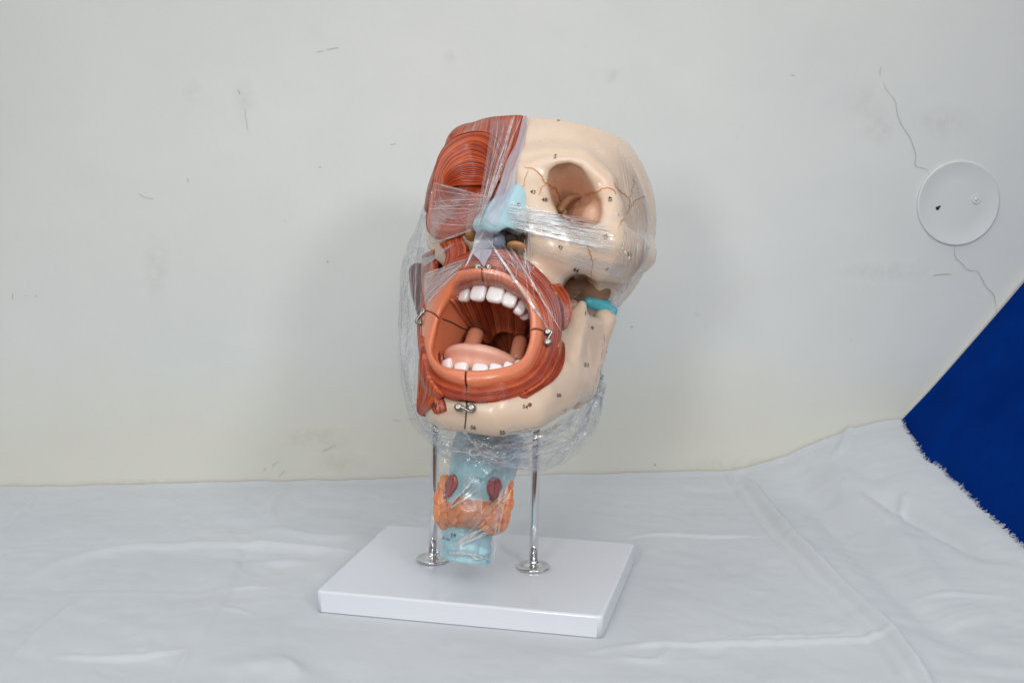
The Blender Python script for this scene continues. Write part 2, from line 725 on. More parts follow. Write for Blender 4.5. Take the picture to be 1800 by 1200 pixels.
def muscle_mat(name, lo, mid, hi, line):
    m, nt, b = mat(name)
    t = N(nt, 'ShaderNodeAttribute', attribute_name='tone').outputs['Fac']
    g = N(nt, 'ShaderNodeAttribute', attribute_name='groove').outputs['Fac']
    co = gco(nt)
    blot = noise(nt, 60, 4, .6, co)
    x = math_(nt, 'ADD', math_(nt, 'MULTIPLY', t, .55), math_(nt, 'MULTIPLY', blot, .45))
    col = ramp(nt, x, [(.22, lo), (.5, mid), (.8, hi)])
    # painted dark lines in some of the grooves
    gl = ramp(nt, g, [(.36, (0, 0, 0)), (.72, (1, 1, 1))])
    gn = ramp(nt, noise(nt, 45, 3, .6, co), [(.38, (.15, .15, .15)), (.62, (1, 1, 1))])
    f = math_(nt, 'MULTIPLY', gl, gn)
    col = mixc(nt, math_(nt, 'MULTIPLY', f, .92), col, line)
    nt.links.new(col, b.inputs['Base Color'])
    b.inputs['Roughness'].default_value = .30
    b.inputs['Coat Weight'].default_value = .25
    b.inputs['Coat Roughness'].default_value = .2
    return m


MUSC = muscle_mat('muscle_paint', (.23, .020, .005), (.41, .047, .008), (.58, .112, .019), (.035, .004, .003))
MUSCO = muscle_mat('mouth_muscle_paint', (.28, .026, .008), (.42, .055, .014), (.55, .112, .028), (.05, .006, .004))
MUSCD = muscle_mat('dark_muscle_paint', (.25, .05, .055), (.33, .085, .085), (.40, .13, .12), (.05, .008, .01))


def chrome():
    m, nt, b = mat('chrome')
    b.inputs['Base Color'].default_value = (.72, .72, .73, 1)
    b.inputs['Metallic'].default_value = 1
    r = noise(nt, 90, 3)
    nt.links.new(math_(nt, 'ADD', math_(nt, 'MULTIPLY', r, .08), .05), b.inputs['Roughness'])
    return m


CHROME = chrome()
STEEL, _nt, _b = mat('nickel_steel')
_b.inputs['Base Color'].default_value = (.30, .28, .255, 1)
_b.inputs['Metallic'].default_value = 1
_b.inputs['Roughness'].default_value = .32


def film_mat(name, haze, streak_u, streak_v, gloss=.10, bumpd=.0012, tint=(.975, .98, .985), white=(.80, .82, .85), thr=(.45, .75), bstr=.9, rough=.13, fres=.6):
    m, nt, b = mat(name)
    nt.nodes.remove(b)
    out = nt.nodes['Material Output']
    uv = N(nt, 'ShaderNodeTexCoord').outputs['UV']
    mp = N(nt, 'ShaderNodeMapping')
    mp.inputs['Scale'].default_value = (streak_u, streak_v, 1)
    nt.links.new(uv, mp.inputs['Vector'])
    n1 = noise(nt, 1.0, 5, .62, mp.outputs[0], .25)
    mp2 = N(nt, 'ShaderNodeMapping')
    mp2.inputs['Scale'].default_value = (streak_u * 1.6, streak_v * 2.7, 1)
    mp2.inputs['Location'].default_value = (3.1, 7.7, 0)
    nt.links.new(uv, mp2.inputs['Vector'])
    n2 = noise(nt, 1.0, 3, .6, mp2.outputs[0], .1)
    h = math_(nt, 'ADD', n1, math_(nt, 'MULTIPLY', n2, .5))
    bp = N(nt, 'ShaderNodeBump')
    bp.inputs['Strength'].default_value = bstr
    bp.inputs['Distance'].default_value = bumpd
    nt.links.new(h, bp.inputs['Height'])
    tr = N(nt, 'ShaderNodeBsdfTransparent')
    tr.inputs[0].default_value = (*tint, 1)
    gl = N(nt, 'ShaderNodeBsdfGlossy')
    gl.inputs['Color'].default_value = (.95, .97, 1, 1)
    gl.inputs['Roughness'].default_value = rough
    nt.links.new(bp.outputs[0], gl.inputs['Normal'])
    df = N(nt, 'ShaderNodeBsdfDiffuse')
    df.inputs['Color'].default_value = (*white, 1)
    nt.links.new(bp.outputs[0], df.inputs['Normal'])
    tl = N(nt, 'ShaderNodeBsdfTranslucent')
    tl.inputs['Color'].default_value = (*white, 1)
    mw = N(nt, 'ShaderNodeMixShader')
    mw.inputs[0].default_value = .35
    nt.links.new(df.outputs[0], mw.inputs[1])
    nt.links.new(tl.outputs[0], mw.inputs[2])
    # milky streaks
    st = ramp(nt, n2, [(thr[0], (.12, .12, .12)), (thr[1], (1, 1, 1))])
    ed = N(nt, 'ShaderNodeAttribute', attribute_name='edge').outputs['Fac']
    hz = math_(nt, 'MULTIPLY', math_(nt, 'MULTIPLY', st, haze), ed)
    m1 = N(nt, 'ShaderNodeMixShader')
    nt.links.new(hz, m1.inputs[0])
    nt.links.new(tr.outputs[0], m1.inputs[1])
    nt.links.new(mw.outputs[0], m1.inputs[2])
    lw = N(nt, 'ShaderNodeLayerWeight')
    lw.inputs['Blend'].default_value = .22
    nt.links.new(bp.outputs[0], lw.inputs['Normal'])
    fr = math_(nt, 'MULTIPLY', math_(nt, 'ADD', math_(nt, 'MULTIPLY', lw.outputs['Fresnel'], fres), gloss), ed, True)
    m2 = N(nt, 'ShaderNodeMixShader')
    nt.links.new(fr, m2.inputs[0])
    nt.links.new(m1.outputs[0], m2.inputs[1])
    nt.links.new(gl.outputs[0], m2.inputs[2])
    nt.links.new(m2.outputs[0], out.inputs[0])
    return m


# ------------------------------------------------------------------ setting: wall, sheet, blue cloth
WL, WR = onz(0, 858, 0), onz(1300, 829, 0)
wdir = (WR - WL)[:2] / np.linalg.norm((WR - WL)[:2])
wnor = np.array([wdir[1], -wdir[0], 0.])                # towards the camera
WALLP = np.array([WL[0], WL[1], 0.])
wall3 = np.array([wdir[0], wdir[1], 0.])


def ywall(x):
    return WL[1] + (x - WL[0]) * wdir[1] / wdir[0]


def onwall(u, v, off=0.):
    d = FW + (u - 900) / FPX * RT - (v - 600) / FPX * UP
    p = WALLP + wnor * off
    return CAM + d * (((p - CAM) @ wnor) / (d @ wnor))


def wall_material():
    m, nt, b = mat('wall_paint')
    co = gco(nt)
    base = ramp(nt, noise(nt, 2.2, 5, .6, co), [(.3, (.645, .675, .665)), (.7, (.71, .73, .712))])
    # faint yellowish and grey grime
    g = ramp(nt, noise(nt, 6, 6, .65, co, .6), [(.6, (0, 0, 0)), (.85, (.3, .3, .3))])
    base = mixc(nt, g, base, (.64, .625, .56))
    s = ramp(nt, noise(nt, 38, 5, .6, co), [(.70, (0, 0, 0)), (.80, (.35, .35, .35))])
    base = mixc(nt, s, base, (.5, .49, .45))
    # warm bounce light painted into the wall colour along its foot
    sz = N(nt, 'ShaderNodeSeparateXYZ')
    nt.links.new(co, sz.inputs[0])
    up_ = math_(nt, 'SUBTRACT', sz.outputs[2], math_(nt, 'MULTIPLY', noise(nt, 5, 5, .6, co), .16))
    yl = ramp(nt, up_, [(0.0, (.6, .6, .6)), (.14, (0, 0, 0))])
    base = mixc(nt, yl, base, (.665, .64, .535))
    nt.links.new(base, b.inputs['Base Color'])
    b.inputs['Roughness'].default_value = .62
    h = math_(nt, 'ADD', noise(nt, 14, 4, .5, co), math_(nt, 'MULTIPLY', noise(nt, 260, 3, .5, co), .06))
    bump(nt, b, h, .5, .0035)
    return m


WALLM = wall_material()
nx, nz = 3, 3
ww = MB()
xs, zs = np.linspace(-1.2, 4.2, 40), np.linspace(-.1, 2.2, 20)
P = np.array([[WALLP + wall3 * x + np.array([0, 0, z]) for z in zs] for x in xs])
ww.add(P.reshape(-1, 3), [f[::-1] for f in grid_faces(40, 20)])
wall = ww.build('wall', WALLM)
wall['kind'] = 'structure'


class WallSurf:
    def cast(s, u, v):
        return onwall(u, v), wnor


WS = WallSurf()


def smudge_mat(name, col, dens):
    m, nt, b = mat(name)
    nt.links.new(mixc(nt, noise(nt, 90, 4), col, tuple(min(1, c * 1.3) for c in col)), b.inputs['Base Color'])
    b.inputs['Roughness'].default_value = .7
    e = N(nt, 'ShaderNodeAttribute', attribute_name='edge').outputs['Fac']
    a = math_(nt, 'MULTIPLY', ramp(nt, noise(nt, 55, 5, .65), [(.3, (.1, .1, .1)), (.7, (1, 1, 1))]), math_(nt, 'MULTIPLY', e, dens))
    nt.links.new(a, b.inputs['Alpha'])
    return m


CRACK = plastic('crack_dust', (.42, .42, .41), (.54, .54, .52), .8, 90, 0)
cr = MB()
for pts, w in [([(1553, 148), (1560, 160), (1574, 180), (1578, 205), (1592, 232), (1598, 240), (1607, 262), (1610, 276), (1608, 290), (1613, 294), (1626, 297), (1634, 306)], 1.3),
               ([(1678, 430), (1679, 452), (1692, 464), (1700, 474), (1717, 477), (1726, 490), (1731, 502), (1746, 518), (1750, 535), (1752, 552)], 1.5),
               ([(1548, 118), (1547, 134)], .8)]:
    cr.add(*ribbon(WS, pts, w, lift=.0008, jit=.5, seed=3))
c = cr.build('crack', CRACK, wall)
SCUFF = plastic('scuff_mark', (.46, .45, .42), (.56, .55, .52), .8, 200, 0)
sc = MB()
r = np.random.default_rng(5)
for (u, v, du, dv, w) in [(557, 93, 12, -3, 1.6), (574, 87, 22, -3, 1.8), (418, 158, 3, 9, 2.2), (430, 190, 6, 40, 1.0), (244, 340, 12, 8, 1.6), (256, 348, 14, 2, 1.4), (330, 312, 2, 9, 1.6),
                          (22, 515, 0, 12, 1.8), (45, 519, 1, 3, 1.8), (64, 519, 1, 3, 2), (560, 294, 4, 0, 2), (574, 458, 3, 4, 2.6), (686, 254, 10, -1, 1.6), (478, 820, 12, -10, 1.5), (468, 822, -5, 6, 1.4),
                          (490, 838, 12, -12, 1.5), (566, 794, 25, -13, 1.4), (1108, 574, 4, 1, 3), (1150, 817, 3, 0, 2.6), (1390, 133, 6, 1, 2), (1012, 470, 4, 0, 2), (690, 738, 14, 1, 1.4), (714, 737, 20, -2, 1.2),
                          (1640, 484, 34, -2, 2.0)]:
    sc.add(*ribbon(WS, [(u, v), (u + du * .5 + r.normal(), v + dv * .5 + r.normal() * .6), (u + du, v + dv)], w, n=8, lift=.0007, jit=.25, seed=int(u)))
sc.build('scuff', SCUFF, wall)


def patch(name, u, v, ru, rv, mt, off=.0005, rings=7, n=28):
    V, e, Fc = [onwall(u, v, off)], [1.0], []
    for i in range(1, rings + 1):
        k = i / rings
        for j in range(n):
            t = 2 * math.pi * j / n
            V.append(onwall(u + ru * k * math.cos(t), v + rv * k * math.sin(t), off))
            e.append((1 - k) ** 1.2)
    Fc += [(0, 1 + j, 1 + (j + 1) % n) for j in range(n)]
    for i in range(rings - 1):
        Fc += [(1 + i * n + j, 1 + (i + 1) * n + j, 1 + (i + 1) * n + (j + 1) % n, 1 + i * n + (j + 1) % n) for j in range(n)]
    return mesh_obj(name, V, Fc, mt, wall, True, {'edge': e})


ST1 = smudge_mat('damp_stain', (.57, .56, .53), .20)
ST2 = smudge_mat('yellow_stain', (.65, .62, .52), .3)
for i, (u, v, a, b_, mm) in enumerate([(1525, 180, 48, 38, ST1), (1545, 225, 40, 40, ST1), (600, 815, 60, 26, ST2), (560, 770, 90, 26, ST2), (300, 852, 260, 14, ST2), (430, 175, 26, 50, ST1),
                                       (1290, 818, 110, 22, ST2), (790, 100, 16, 16, ST1), (1076, 133, 18, 18, ST1), (340, 160, 20, 26, ST2), (1560, 478, 110, 20, ST1), (275, 470, 30, 70, ST1), (1660, 215, 60, 40, ST1)]):
    patch('stain', u, v, a, b_, mm, .0004 + .0001 * i)

# round blanking plate on the wall
PLATEM = plastic('plate_paint', (.655, .685, .675), (.69, .715, .70), .5, 12, .1, 120, .0004)
pc = onwall(1684, 357, 0)
pr = 70 * np.linalg.norm(pc - CAM) / FPX
plate = thing('cover_plate', 'round white blanking plate screwed to the wall, cracks running above and below it', 'cover plate', tuple(pc))
v, f = lathe([(pr * 1.0, .0), (pr * 1.0, .0022), (pr * .99, .0034), (pr * .97, .0040), (pr * .95, .0040), (pr * .94, .0037), (pr * .5, .0039), (pr * .02, .0039)], pc, wnor, 72)
mesh_obj('plate', v, f, PLATEM, plate)
sp = onwall(1716, 350, .0038)
v, f = lathe([(.0085, 0), (.0085, .0012), (.007, .0016), (.0062, .001), (.0045, .001), (.004, .0018), (.001, .0018)], sp, wnor, 24)
mesh_obj('screw', v, f, PLATEM, plate)
hq = onwall(1648, 366, .0040)
hb = MB()
v, f = lathe([(.0033, 0), (.0033, .0004), (.0008, .0005)], hq, wnor, 16)
hb.add(v, f)
v, f = lathe([(.0018, 0), (.0018, .0003), (.0005, .0004)], hq + wall3 * .0035 + np.array([0, 0, .0028]), wnor, 12)
hb.add(v, f)
hb.build('screw_hole', BLACKM, plate)


def cloth_mat(name, c1, c2, weave=900, rough=.85, mott=5, fine=.0002, sheen=.15):
    m, nt, b = mat(name)
    co = gco(nt)
    col = ramp(nt, noise(nt, mott, 5, .6, co), [(.3, c1), (.7, c2)])
    nt.links.new(col, b.inputs['Base Color'])
    b.inputs['Roughness'].default_value = rough
    b.inputs['Sheen Weight'].default_value = sheen
    h = math_(nt, 'ADD', noise(nt, weave, 2, .5, co), math_(nt, 'MULTIPLY', noise(nt, 22, 5, .6, co, .4), 6))
    bump(nt, b, h, .6, fine)
    return m


SHEETM = cloth_mat('white_sheet', (.56, .59, .62), (.605, .63, .655))
BLUEM = cloth_mat('blue_cloth', (.0002, .019, .155), (.0003, .027, .20), 700, .9, 9, .0004, 0)
BLUEM.node_tree.nodes['Principled BSDF'].inputs['Specular IOR Level'].default_value = .02

# edge of the sheet on the right: (u, v, height)
EDGE = [(1585, 740, None), (1604, 772, .075), (1622, 800, .066), (1650, 822, .058), (1690, 862, .047), (1740, 908, .036), (1800, 964, .026), (1880, 1030, .018), (2000, 1120, .01), (2300, 1330, .004)]
E3 = []
for u, v, z in EDGE:
    E3.append(onwall(u, v, .004) if z is None else onz(u, v, z))
E3 = np.array(E3)
ye = E3[::-1, 1]
xe = E3[::-1, 0]
ze = E3[::-1, 2]
YA = .85
NI, NJ = 520, 330
fi = np.linspace(0, 1, NI)
fj = np.linspace(0, 1, NJ)
FI, FJ = np.meshgrid(fi, fj, indexing='ij')
Y0_ = YA + (E3[0, 1] - YA) * FJ
XE = np.interp(Y0_, ye, xe, left=xe[0])
XX = -1.15 + (XE + 1.15) * FI
YY = YA + (Y0_ - YA) / (E3[0, 1] - YA) * (np.array(ywall(XX)) - .003 - YA)
ZZ = np.zeros_like(XX)
# rise towards the frayed edge
ZE = np.interp(Y0_, ye, ze)
dd = np.clip(XE - XX, 0, None)
near = np.clip((Y0_ - YA) / (E3[0, 1] - YA), 0, 1)
wid = .10 + .16 * near ** 3
t = np.clip(1 - dd / (wid * 1.25), 0, 1)
ZZ += ZE * (t * t * (3 - 2 * t))


def segdist(px, py, poly):
    best = np.full(px.shape, 1e9)
    sgn = np.zeros(px.shape)
    for a, b_ in zip(poly[:-1], poly[1:]):
        d = b_ - a
        L2 = d @ d
        h = np.clip(((px - a[0]) * d[0] + (py - a[1]) * d[1]) / L2, 0, 1)
        ex, ey = px - a[0] - h * d[0], py - a[1] - h * d[1]
        q = np.hypot(ex, ey)
        m = q < best
        best = np.where(m, q, best)
        sgn = np.where(m, np.sign(d[0] * ey - d[1] * ex), sgn)
    return best, sgn


def crease(pts, h, w, asym=0., ends=.06):
    global ZZ
    poly = np.array([onz(u, v, 0)[:2] for u, v in pts])
    C = np.array([onz(*q, 0)[:2] for q in spline(pts, 24)])
    d, s = segdist(XX, YY, C)
    e = np.minimum(np.hypot(XX - C[0, 0], YY - C[0, 1]), np.hypot(XX - C[-1, 0], YY - C[-1, 1]))
    f = np.clip(e / ends, 0, 1)
    jit = 1
    ZZ = ZZ + f * jit * 1.45 * h * np.where(s * asym > 0, np.exp(-(d / (w * 3)) ** 2), np.exp(-(d / w) ** 2))


crease([(1305, 836), (1385, 935), (1480, 1035), (1575, 1125), (1640, 1215), (1660, 1260)], .0115, .0055, -1., .12)
crease([(1270, 826), (1350, 935), (1450, 1040), (1550, 1140), (1610, 1230)], .003, .006, 0)
crease([(1085, 946), (1180, 942), (1260, 945), (1350, 940)], .0035, .004, 0, .05)
crease([(1010, 1150), (1100, 1135), (1240, 1132), (1400, 1130), (1540, 1122), (1600, 1118)], .0035, .006, 0)
crease([(1290, 1120), (1420, 1118), (1520, 1112)], .0022, .004, 0)
crease([(1580, 1048), (1680, 1046), (1790, 1060)], .002, .006, 0)
crease([(1480, 880), (1580, 920), (1660, 960), (1740, 1000), (1810, 1012)], -.009, .016, 0, .1)
crease([(1440, 845), (1520, 905), (1590, 965), (1680, 1060)], .006, .022, 0, .1)
crease([(1385, 840), (1450, 905), (1540, 1000), (1640, 1090), (1760, 1180)], -.006, .025, 0, .1)
crease([(1500, 800), (1485, 830), (1465, 850)], .004, .008, 0, .03)
crease([(1570, 935), (1585, 915), (1590, 905)], .003, .006, 0, .02)
crease([(1560, 745), (1600, 790), (1690, 880), (1800, 985)], .004, .014, 0, .05)
crease([(85, 1150), (160, 1156), (250, 1152), (330, 1142), (345, 1135)], .004, .006, 0, .05)
crease([(340, 1140), (365, 1090), (395, 1045), (415, 985), (430, 955)], .0028, .008, 1., .06)
crease([(335, 1140), (318, 1170), (305, 1200)], .0028, .006, 0, .03)
crease([(40, 1020), (120, 985), (220, 965), (320, 960), (430, 962), (520, 966), (620, 972)], .0045, .012, 0, .1)
crease([(400, 967), (480, 962), (560, 968), (640, 966)], .0035, .006, 0, .05)
crease([(380, 1066), (420, 1072), (450, 1080)], .002, .004, 0, .03)
crease([(395, 1034), (440, 1033), (480, 1034)], .002, .003, 0, .03)
crease([(420, 985), (500, 990), (570, 984)], .003, .01, 0, .05)
crease([(0, 1175), (40, 1140), (100, 1085), (150, 1045)], .002, .006, 0, .05)
crease([(0, 945), (40, 905), (62, 868)], .002, .005, 0, .03)
crease([(470, 915), (480, 880), (510, 855)], .003, .01, 0, .03)
crease([(460, 925), (560, 945), (660, 940)], .003, .012, 0, .05)
crease([(350, 1185), (450, 1170), (530, 1190), (560, 1230)], .005, .02, 0, .08)
crease([(480, 1150), (510, 1175), (540, 1200)], .003, .008, 0, .05)
crease([(1070, 1150), (1150, 1160), (1180, 1130)], .002, .006, 0, .03)
ZZ += .0007 * (1 - np.abs(noise2(XX * 26 + 3 * noise2(XX * 5, YY * 5, 7), YY * 34, 5))) + .0009 * noise2(XX * 7, YY * 9, 1) + .0010 * noise2(XX * 19 + YY * 6, YY * 21, 2) + .0004 * noise2(XX * 50, YY * 46 + XX * 12, 3)
# flat where the board stands
bo = onz(554.5, 1037.5, .027)[:2]
by = math.radians(-13.4)
bx_, by_ = np.array([math.cos(by), math.sin(by)]), np.array([-math.sin(by), math.cos(by)])
lx = (XX - bo[0]) * bx_[0] + (YY - bo[1]) * bx_[1]
ly = (XX - bo[0]) * by_[0] + (YY - bo[1]) * by_[1]
out_ = np.maximum(np.maximum(-lx, lx - .36), np.maximum(-ly, ly - .272))
ZZ = np.where(out_ < .0, -.001, -.001 + (ZZ + .001) * np.clip(out_ / .05, 0, 1) ** 1.5)
# the sheet turns down over the front edge of the table, out of the picture
over = np.clip(1.16 - YY, 0, None)
ZZ -= 2.4 * over ** 1.3
YY = np.where(YY < 1.16, 1.16 - .25 * over, YY)
# hem ruffle along the wall
ZZ += .003 * np.clip((FJ - .985) / .015, 0, 1)
# ragged edge
ZZ[-1] -= .002
XX[-1] += .0018 * np.random.default_rng(2).normal(size=NJ)
sheet = mesh_obj('bed_sheet', np.stack([XX, YY, ZZ], -1).reshape(-1, 3), [f[::-1] for f in grid_faces(NI, NJ)], SHEETM)
sheet['label'] = 'creased white cotton sheet spread over the table, its torn edge lying on blue cloth'
sheet['category'] = 'sheet'
fr = MB()
r = np.random.default_rng(8)
ES = np.stack([XX[-1], YY[-1], ZZ[-1]], -1)
for k in range(900):
    j = r.integers(90, NJ - 2)
    p = ES[j] + (ES[j + 1] - ES[j]) * r.random()
    d = np.array([.002 + .005 * r.random() ** 2, .0035 * r.normal(), .002 + .002 * r.normal()])
    fr.add(*tube(np.array([p - d * .5, p + d * .4 + r.normal(size=3) * .0006, p + d]), [.0004, .0004, .0002], 4))
fr.build('fray', SHEETM, sheet)

# blue cloth hanging at the right, running under the sheet
top = [(1585, 738), (1640, 680), (1700, 612), (1760, 543), (1805, 490), (1900, 380), (2050, 210), (2300, -70), (2600, -400), (2900, -740)]
T3 = np.array([onwall(u, v, .006 + .02 * i / 9) for i, (u, v) in enumerate(top)])
B3 = E3.copy()
B3[:, 2] -= .014
B3[1:, 0] -= .004
na, nb_ = 110, 90
A_ = spline(np.concatenate([T3], 0), na)
B_ = spline(B3, na)
s = np.linspace(0, 1, nb_)[None, :, None]
PB = B_[:, None, :] * (1 - s) + A_[:, None, :] * s
sag = np.sin(math.pi * s[..., 0])
aa = np.linspace(0, 1, na)[:, None]
PB[..., 1] += .05 * sag * aa
PB[..., 2] -= .06 * sag * aa
fold = .018 * noise2(np.arange(na)[:, None] * .07 + 2.5 * s[0, :, 0][None, :], np.arange(na)[:, None] * .02 + s[0, :, 0][None, :] * 3, 6) + .004 * noise2(np.arange(na)[:, None] * .2 + 0 * s[..., 0], s[..., 0] * 6, 8)
PB[..., 1] -= fold * sag * np.clip(aa * 8, 0, 1)
blue = mesh_obj('blue_cloth', PB.reshape(-1, 3), grid_faces(na, nb_), BLUEM)
blue['label'] = 'plain royal blue cloth hanging at the wall beneath the torn white sheet'
blue['category'] = 'cloth'

# ------------------------------------------------------------------ the anatomical model
base_c = bo + bx_ * .18 + by_ * .136
MODEL = thing('anatomical_head_model', 'anatomical head and throat model on chrome rods, half red muscle, half skull', 'anatomical model', (base_c[0], base_c[1], 0.0))

import bmesh


def board(name, o2, ex, ey, w, d, h, rv, rb, mt, parent):
    bm = bmesh.new()
    vs = []
    for z in (0, h):
        for a, b_ in ((0, 0), (w, 0), (w, d), (0, d)):
            p = np.array([*(o2 + ex * a + ey * b_), z]) - np.array(parent['_base'])
            vs.append(bm.verts.new(p))
    for q in ((0, 3, 2, 1), (4, 5, 6, 7), (0, 1, 5, 4), (1, 2, 6, 5), (2, 3, 7, 6), (3, 0, 4, 7)):
        bm.faces.new([vs[i] for i in q])
    bm.edges.ensure_lookup_table()
    ve = [e for e in bm.edges if abs(e.verts[0].co.z - e.verts[1].co.z) > h * .5]
    bmesh.ops.bevel(bm, geom=ve, offset=rv, segments=8, affect='EDGES', profile=.5)
    te = [e for e in bm.edges if e.verts[0].co.z > h - 1e-5 and e.verts[1].co.z > h - 1e-5]
    bmesh.ops.bevel(bm, geom=te, offset=rb, segments=6, affect='EDGES', profile=.5)
    me = bpy.data.meshes.new(name)
    bm.to_mesh(me)
    bm.free()
    me.polygons.foreach_set('use_smooth', [True] * len(me.polygons))
    o = bpy.data.objects.new(name, me)
    COL.objects.link(o)
    me.materials.append(mt)
    o.parent = parent
    o['_base'] = list(parent['_base'])
    for p in me.polygons:
        p.use_smooth = p.area < .002
    return o


BOARDM, nt, b = mat('white_gloss_board')
co = gco(nt)
nt.links.new(ramp(nt, noise(nt, 5, 3, .5, co), [(.3, (.74, .76, .82)), (.7, (.76, .78, .835))]), b.inputs['Base Color'])
nt.links.new(math_(nt, 'ADD', math_(nt, 'MULTIPLY', noise(nt, 9, 4, .6, co), .06), .02), b.inputs['Roughness'])
b.inputs['Specular IOR Level'].default_value = .6
bump(nt, b, noise(nt, 7, 2, .5, co), .12, .001)
board('base_board', bo, bx_, by_, .36, .272, .027, .007, .0035, BOARDM, MODEL)

for (u, v, tx, ztop) in ((760.5, 983.5, .030, .365), (937.5, 997, .018, .345)):
    p = onz(u, v, .0275)
    q = p + np.array([tx * (ztop - .03), 0, ztop - .03])
    rod = mesh_obj('support_rod', *tube(np.linspace(p, q, 6), .00545, 32), CHROME, MODEL)
    for po in rod.data.polygons:
        if len(po.vertices) > 4:
            po.use_smooth = False
    v_, f_ = lathe([(.0205, -.0004), (.0213, .0004), (.0213, .0026), (.0207, .0033), (.0140, .0041), (.0132, .0038), (.0125, .0042), (.0085, .0066), (.0072, .0072), (.0064, .0095), (.0060, .0105), (.0050, .0106)], p, (tx, 0, 1), 56)
    mesh_obj('foot_flange', v_, f_, CHROME, rod)

# ---- skull
lst = lambda *a: [(hp(u, v, f), r) for u, v, f, r in a]
V_ = Vol((-245, -262, -245), (245, 262, 205), 3.0)
Sy = V_.sym(6, 1.12)
cran = V_.ell((0, -42, 0), (198, 208, 205))
D = cran
brow = Sy.chain(lst((920, 296, 158, 22), (965, 285, 150, 20), (1022, 288, 132, 18), (1062, 322, 112, 17), (1072, 368, 100, 17)))
D = smin(D, brow, 34)
zyg = Sy.chain(lst((1072, 372, 98, 20), (1066, 408, 100, 26), (1030, 432, 118, 34), (985, 438, 140, 40)))
plate_ = V_.chain(lst((1062, 430, 92, 46), (1092, 442, 62, 40), (1118, 450, 10, 30), (1128, 448, -60, 26)))
low = V_.chain(lst((1050, 468, 92, 24), (1085, 470, 58, 22)))
D = smin(D, smin(smin(zyg, plate_, 18), low, 26), 22)
maxi = smin(Sy.ell(hp(965, 432, 118), (80, 66, 62)), Sy.chain(lst((905, 300, 150, 20), (935, 350, 148, 26), (950, 410, 150, 34))), 30)
D = smin(D, maxi, 26)
FILLED = D.copy()
alv = Sy.ell((0, 96, -196), (112, 96, 44))
D = smin(D, alv, 24)
notch = Sy.cap(hp(1012, 506, 160), hp(1022, 514, 20), 22, 30)
D = smax(D, -notch, 10)
OPOLY = np.array([hp(u, v, 138)[[0, 2]] for u, v in [(980, 291), (1001, 287), (1020, 295), (1042, 318), (1058, 342), (1060, 369), (1053, 391), (1031, 400), (1003, 397), (984, 380), (970, 350), (963, 322), (967, 301)]], dtype=np.float32)
i0 = [int((p - q) / V_.step) for p, q in zip((0, 10, -130), V_.lo)]
i1 = [int((p - q) / V_.step) for p, q in zip((215, 215, 130), V_.lo)]
sl = tuple(slice(x, y) for x, y in zip(i0, i1))
gx, gy, gz = V_.X[sl], V_.Y[sl], V_.Z[sl]
pcx, pcz = OPOLY.mean(0)
tt_ = np.clip((138 - gy) / 120, -.5, 1)
ks = np.where(tt_ < 0, 1 - .05 * tt_, 1 - .38 * tt_)
rd_ = (hp(1012, 342, 170) - hp(1012, 342, 138)) / 32.
fo_ = np.clip(gy - 138, 0, None)
qx = (gx - rd_[0] * fo_ - (pcx - 26 * np.clip(tt_, 0, 1))) / ks
qz = (gz - rd_[2] * fo_ - pcz) / ks
PP = OPOLY - OPOLY.mean(0)
dmin = np.full(gx.shape, 1e9, dtype=np.float32)
ins_p = np.zeros(gx.shape, dtype=bool)
for k in range(len(PP)):
    (ax_, az_), (bx2, bz2) = PP[k], PP[(k + 1) % len(PP)]
    ex, ez = bx2 - ax_, bz2 - az_
    wx, wz = qx - ax_, qz - az_
    h_ = np.clip((wx * ex + wz * ez) / (ex * ex + ez * ez), 0, 1)
    dmin = np.minimum(dmin, (wx - h_ * ex) ** 2 + (wz - h_ * ez) ** 2)
    c1, c2 = qz >= az_, qz < bz2
    cr_ = ex * wz - ez * wx
    ins_p ^= ((c1 & c2) & (cr_ > 0)) | ((~c1 & ~c2) & (cr_ < 0))
dp_ = np.sqrt(dmin) * np.where(ins_p, -1, 1) * ks
dp_ = smax(dp_, 28 - gy, 16)
orb = np.full(V_.D.shape, 60., dtype=np.float32)
orb[sl] = dp_
D = smax(D, -orb, 6)
nasal = V_.ell(hp(890, 412, 176), (36, 56, 48))
D = smax(D, -nasal, 12)
cut = (V_.Z - (106 + .25 * (140 - V_.Y))) / math.sqrt(1 + .0625)
D = smax(D, cut, 3)
hollow = V_.ell((0, -50, 10), (187, 186, 188))
D = smax(D, -smax(smax(hollow, -(V_.Z + 140), 20), -(orb - 12), 6), 4)
wing = V_.chain(lst((1050, 386, 72, 30), (1026, 382, 40, 22), (1006, 376, 26, 10)))
D = smin(D, wing, 8)
fis = V_.cap(hp(990, 374, 90), hp(990, 373, -190), 6, 9)
D = smax(D, -fis, 3)
# open below: mouth cavity runs up under the palate
cav = V_.ell((0, 60, -262), (86, 150, 56))
D = smax(D, -cav, 8)
v, f = snets(D, V_.lo, V_.step)
v = relax(v, f, 3, .5)
lh = v.copy()
SKV = h2w(v)
SKF = f
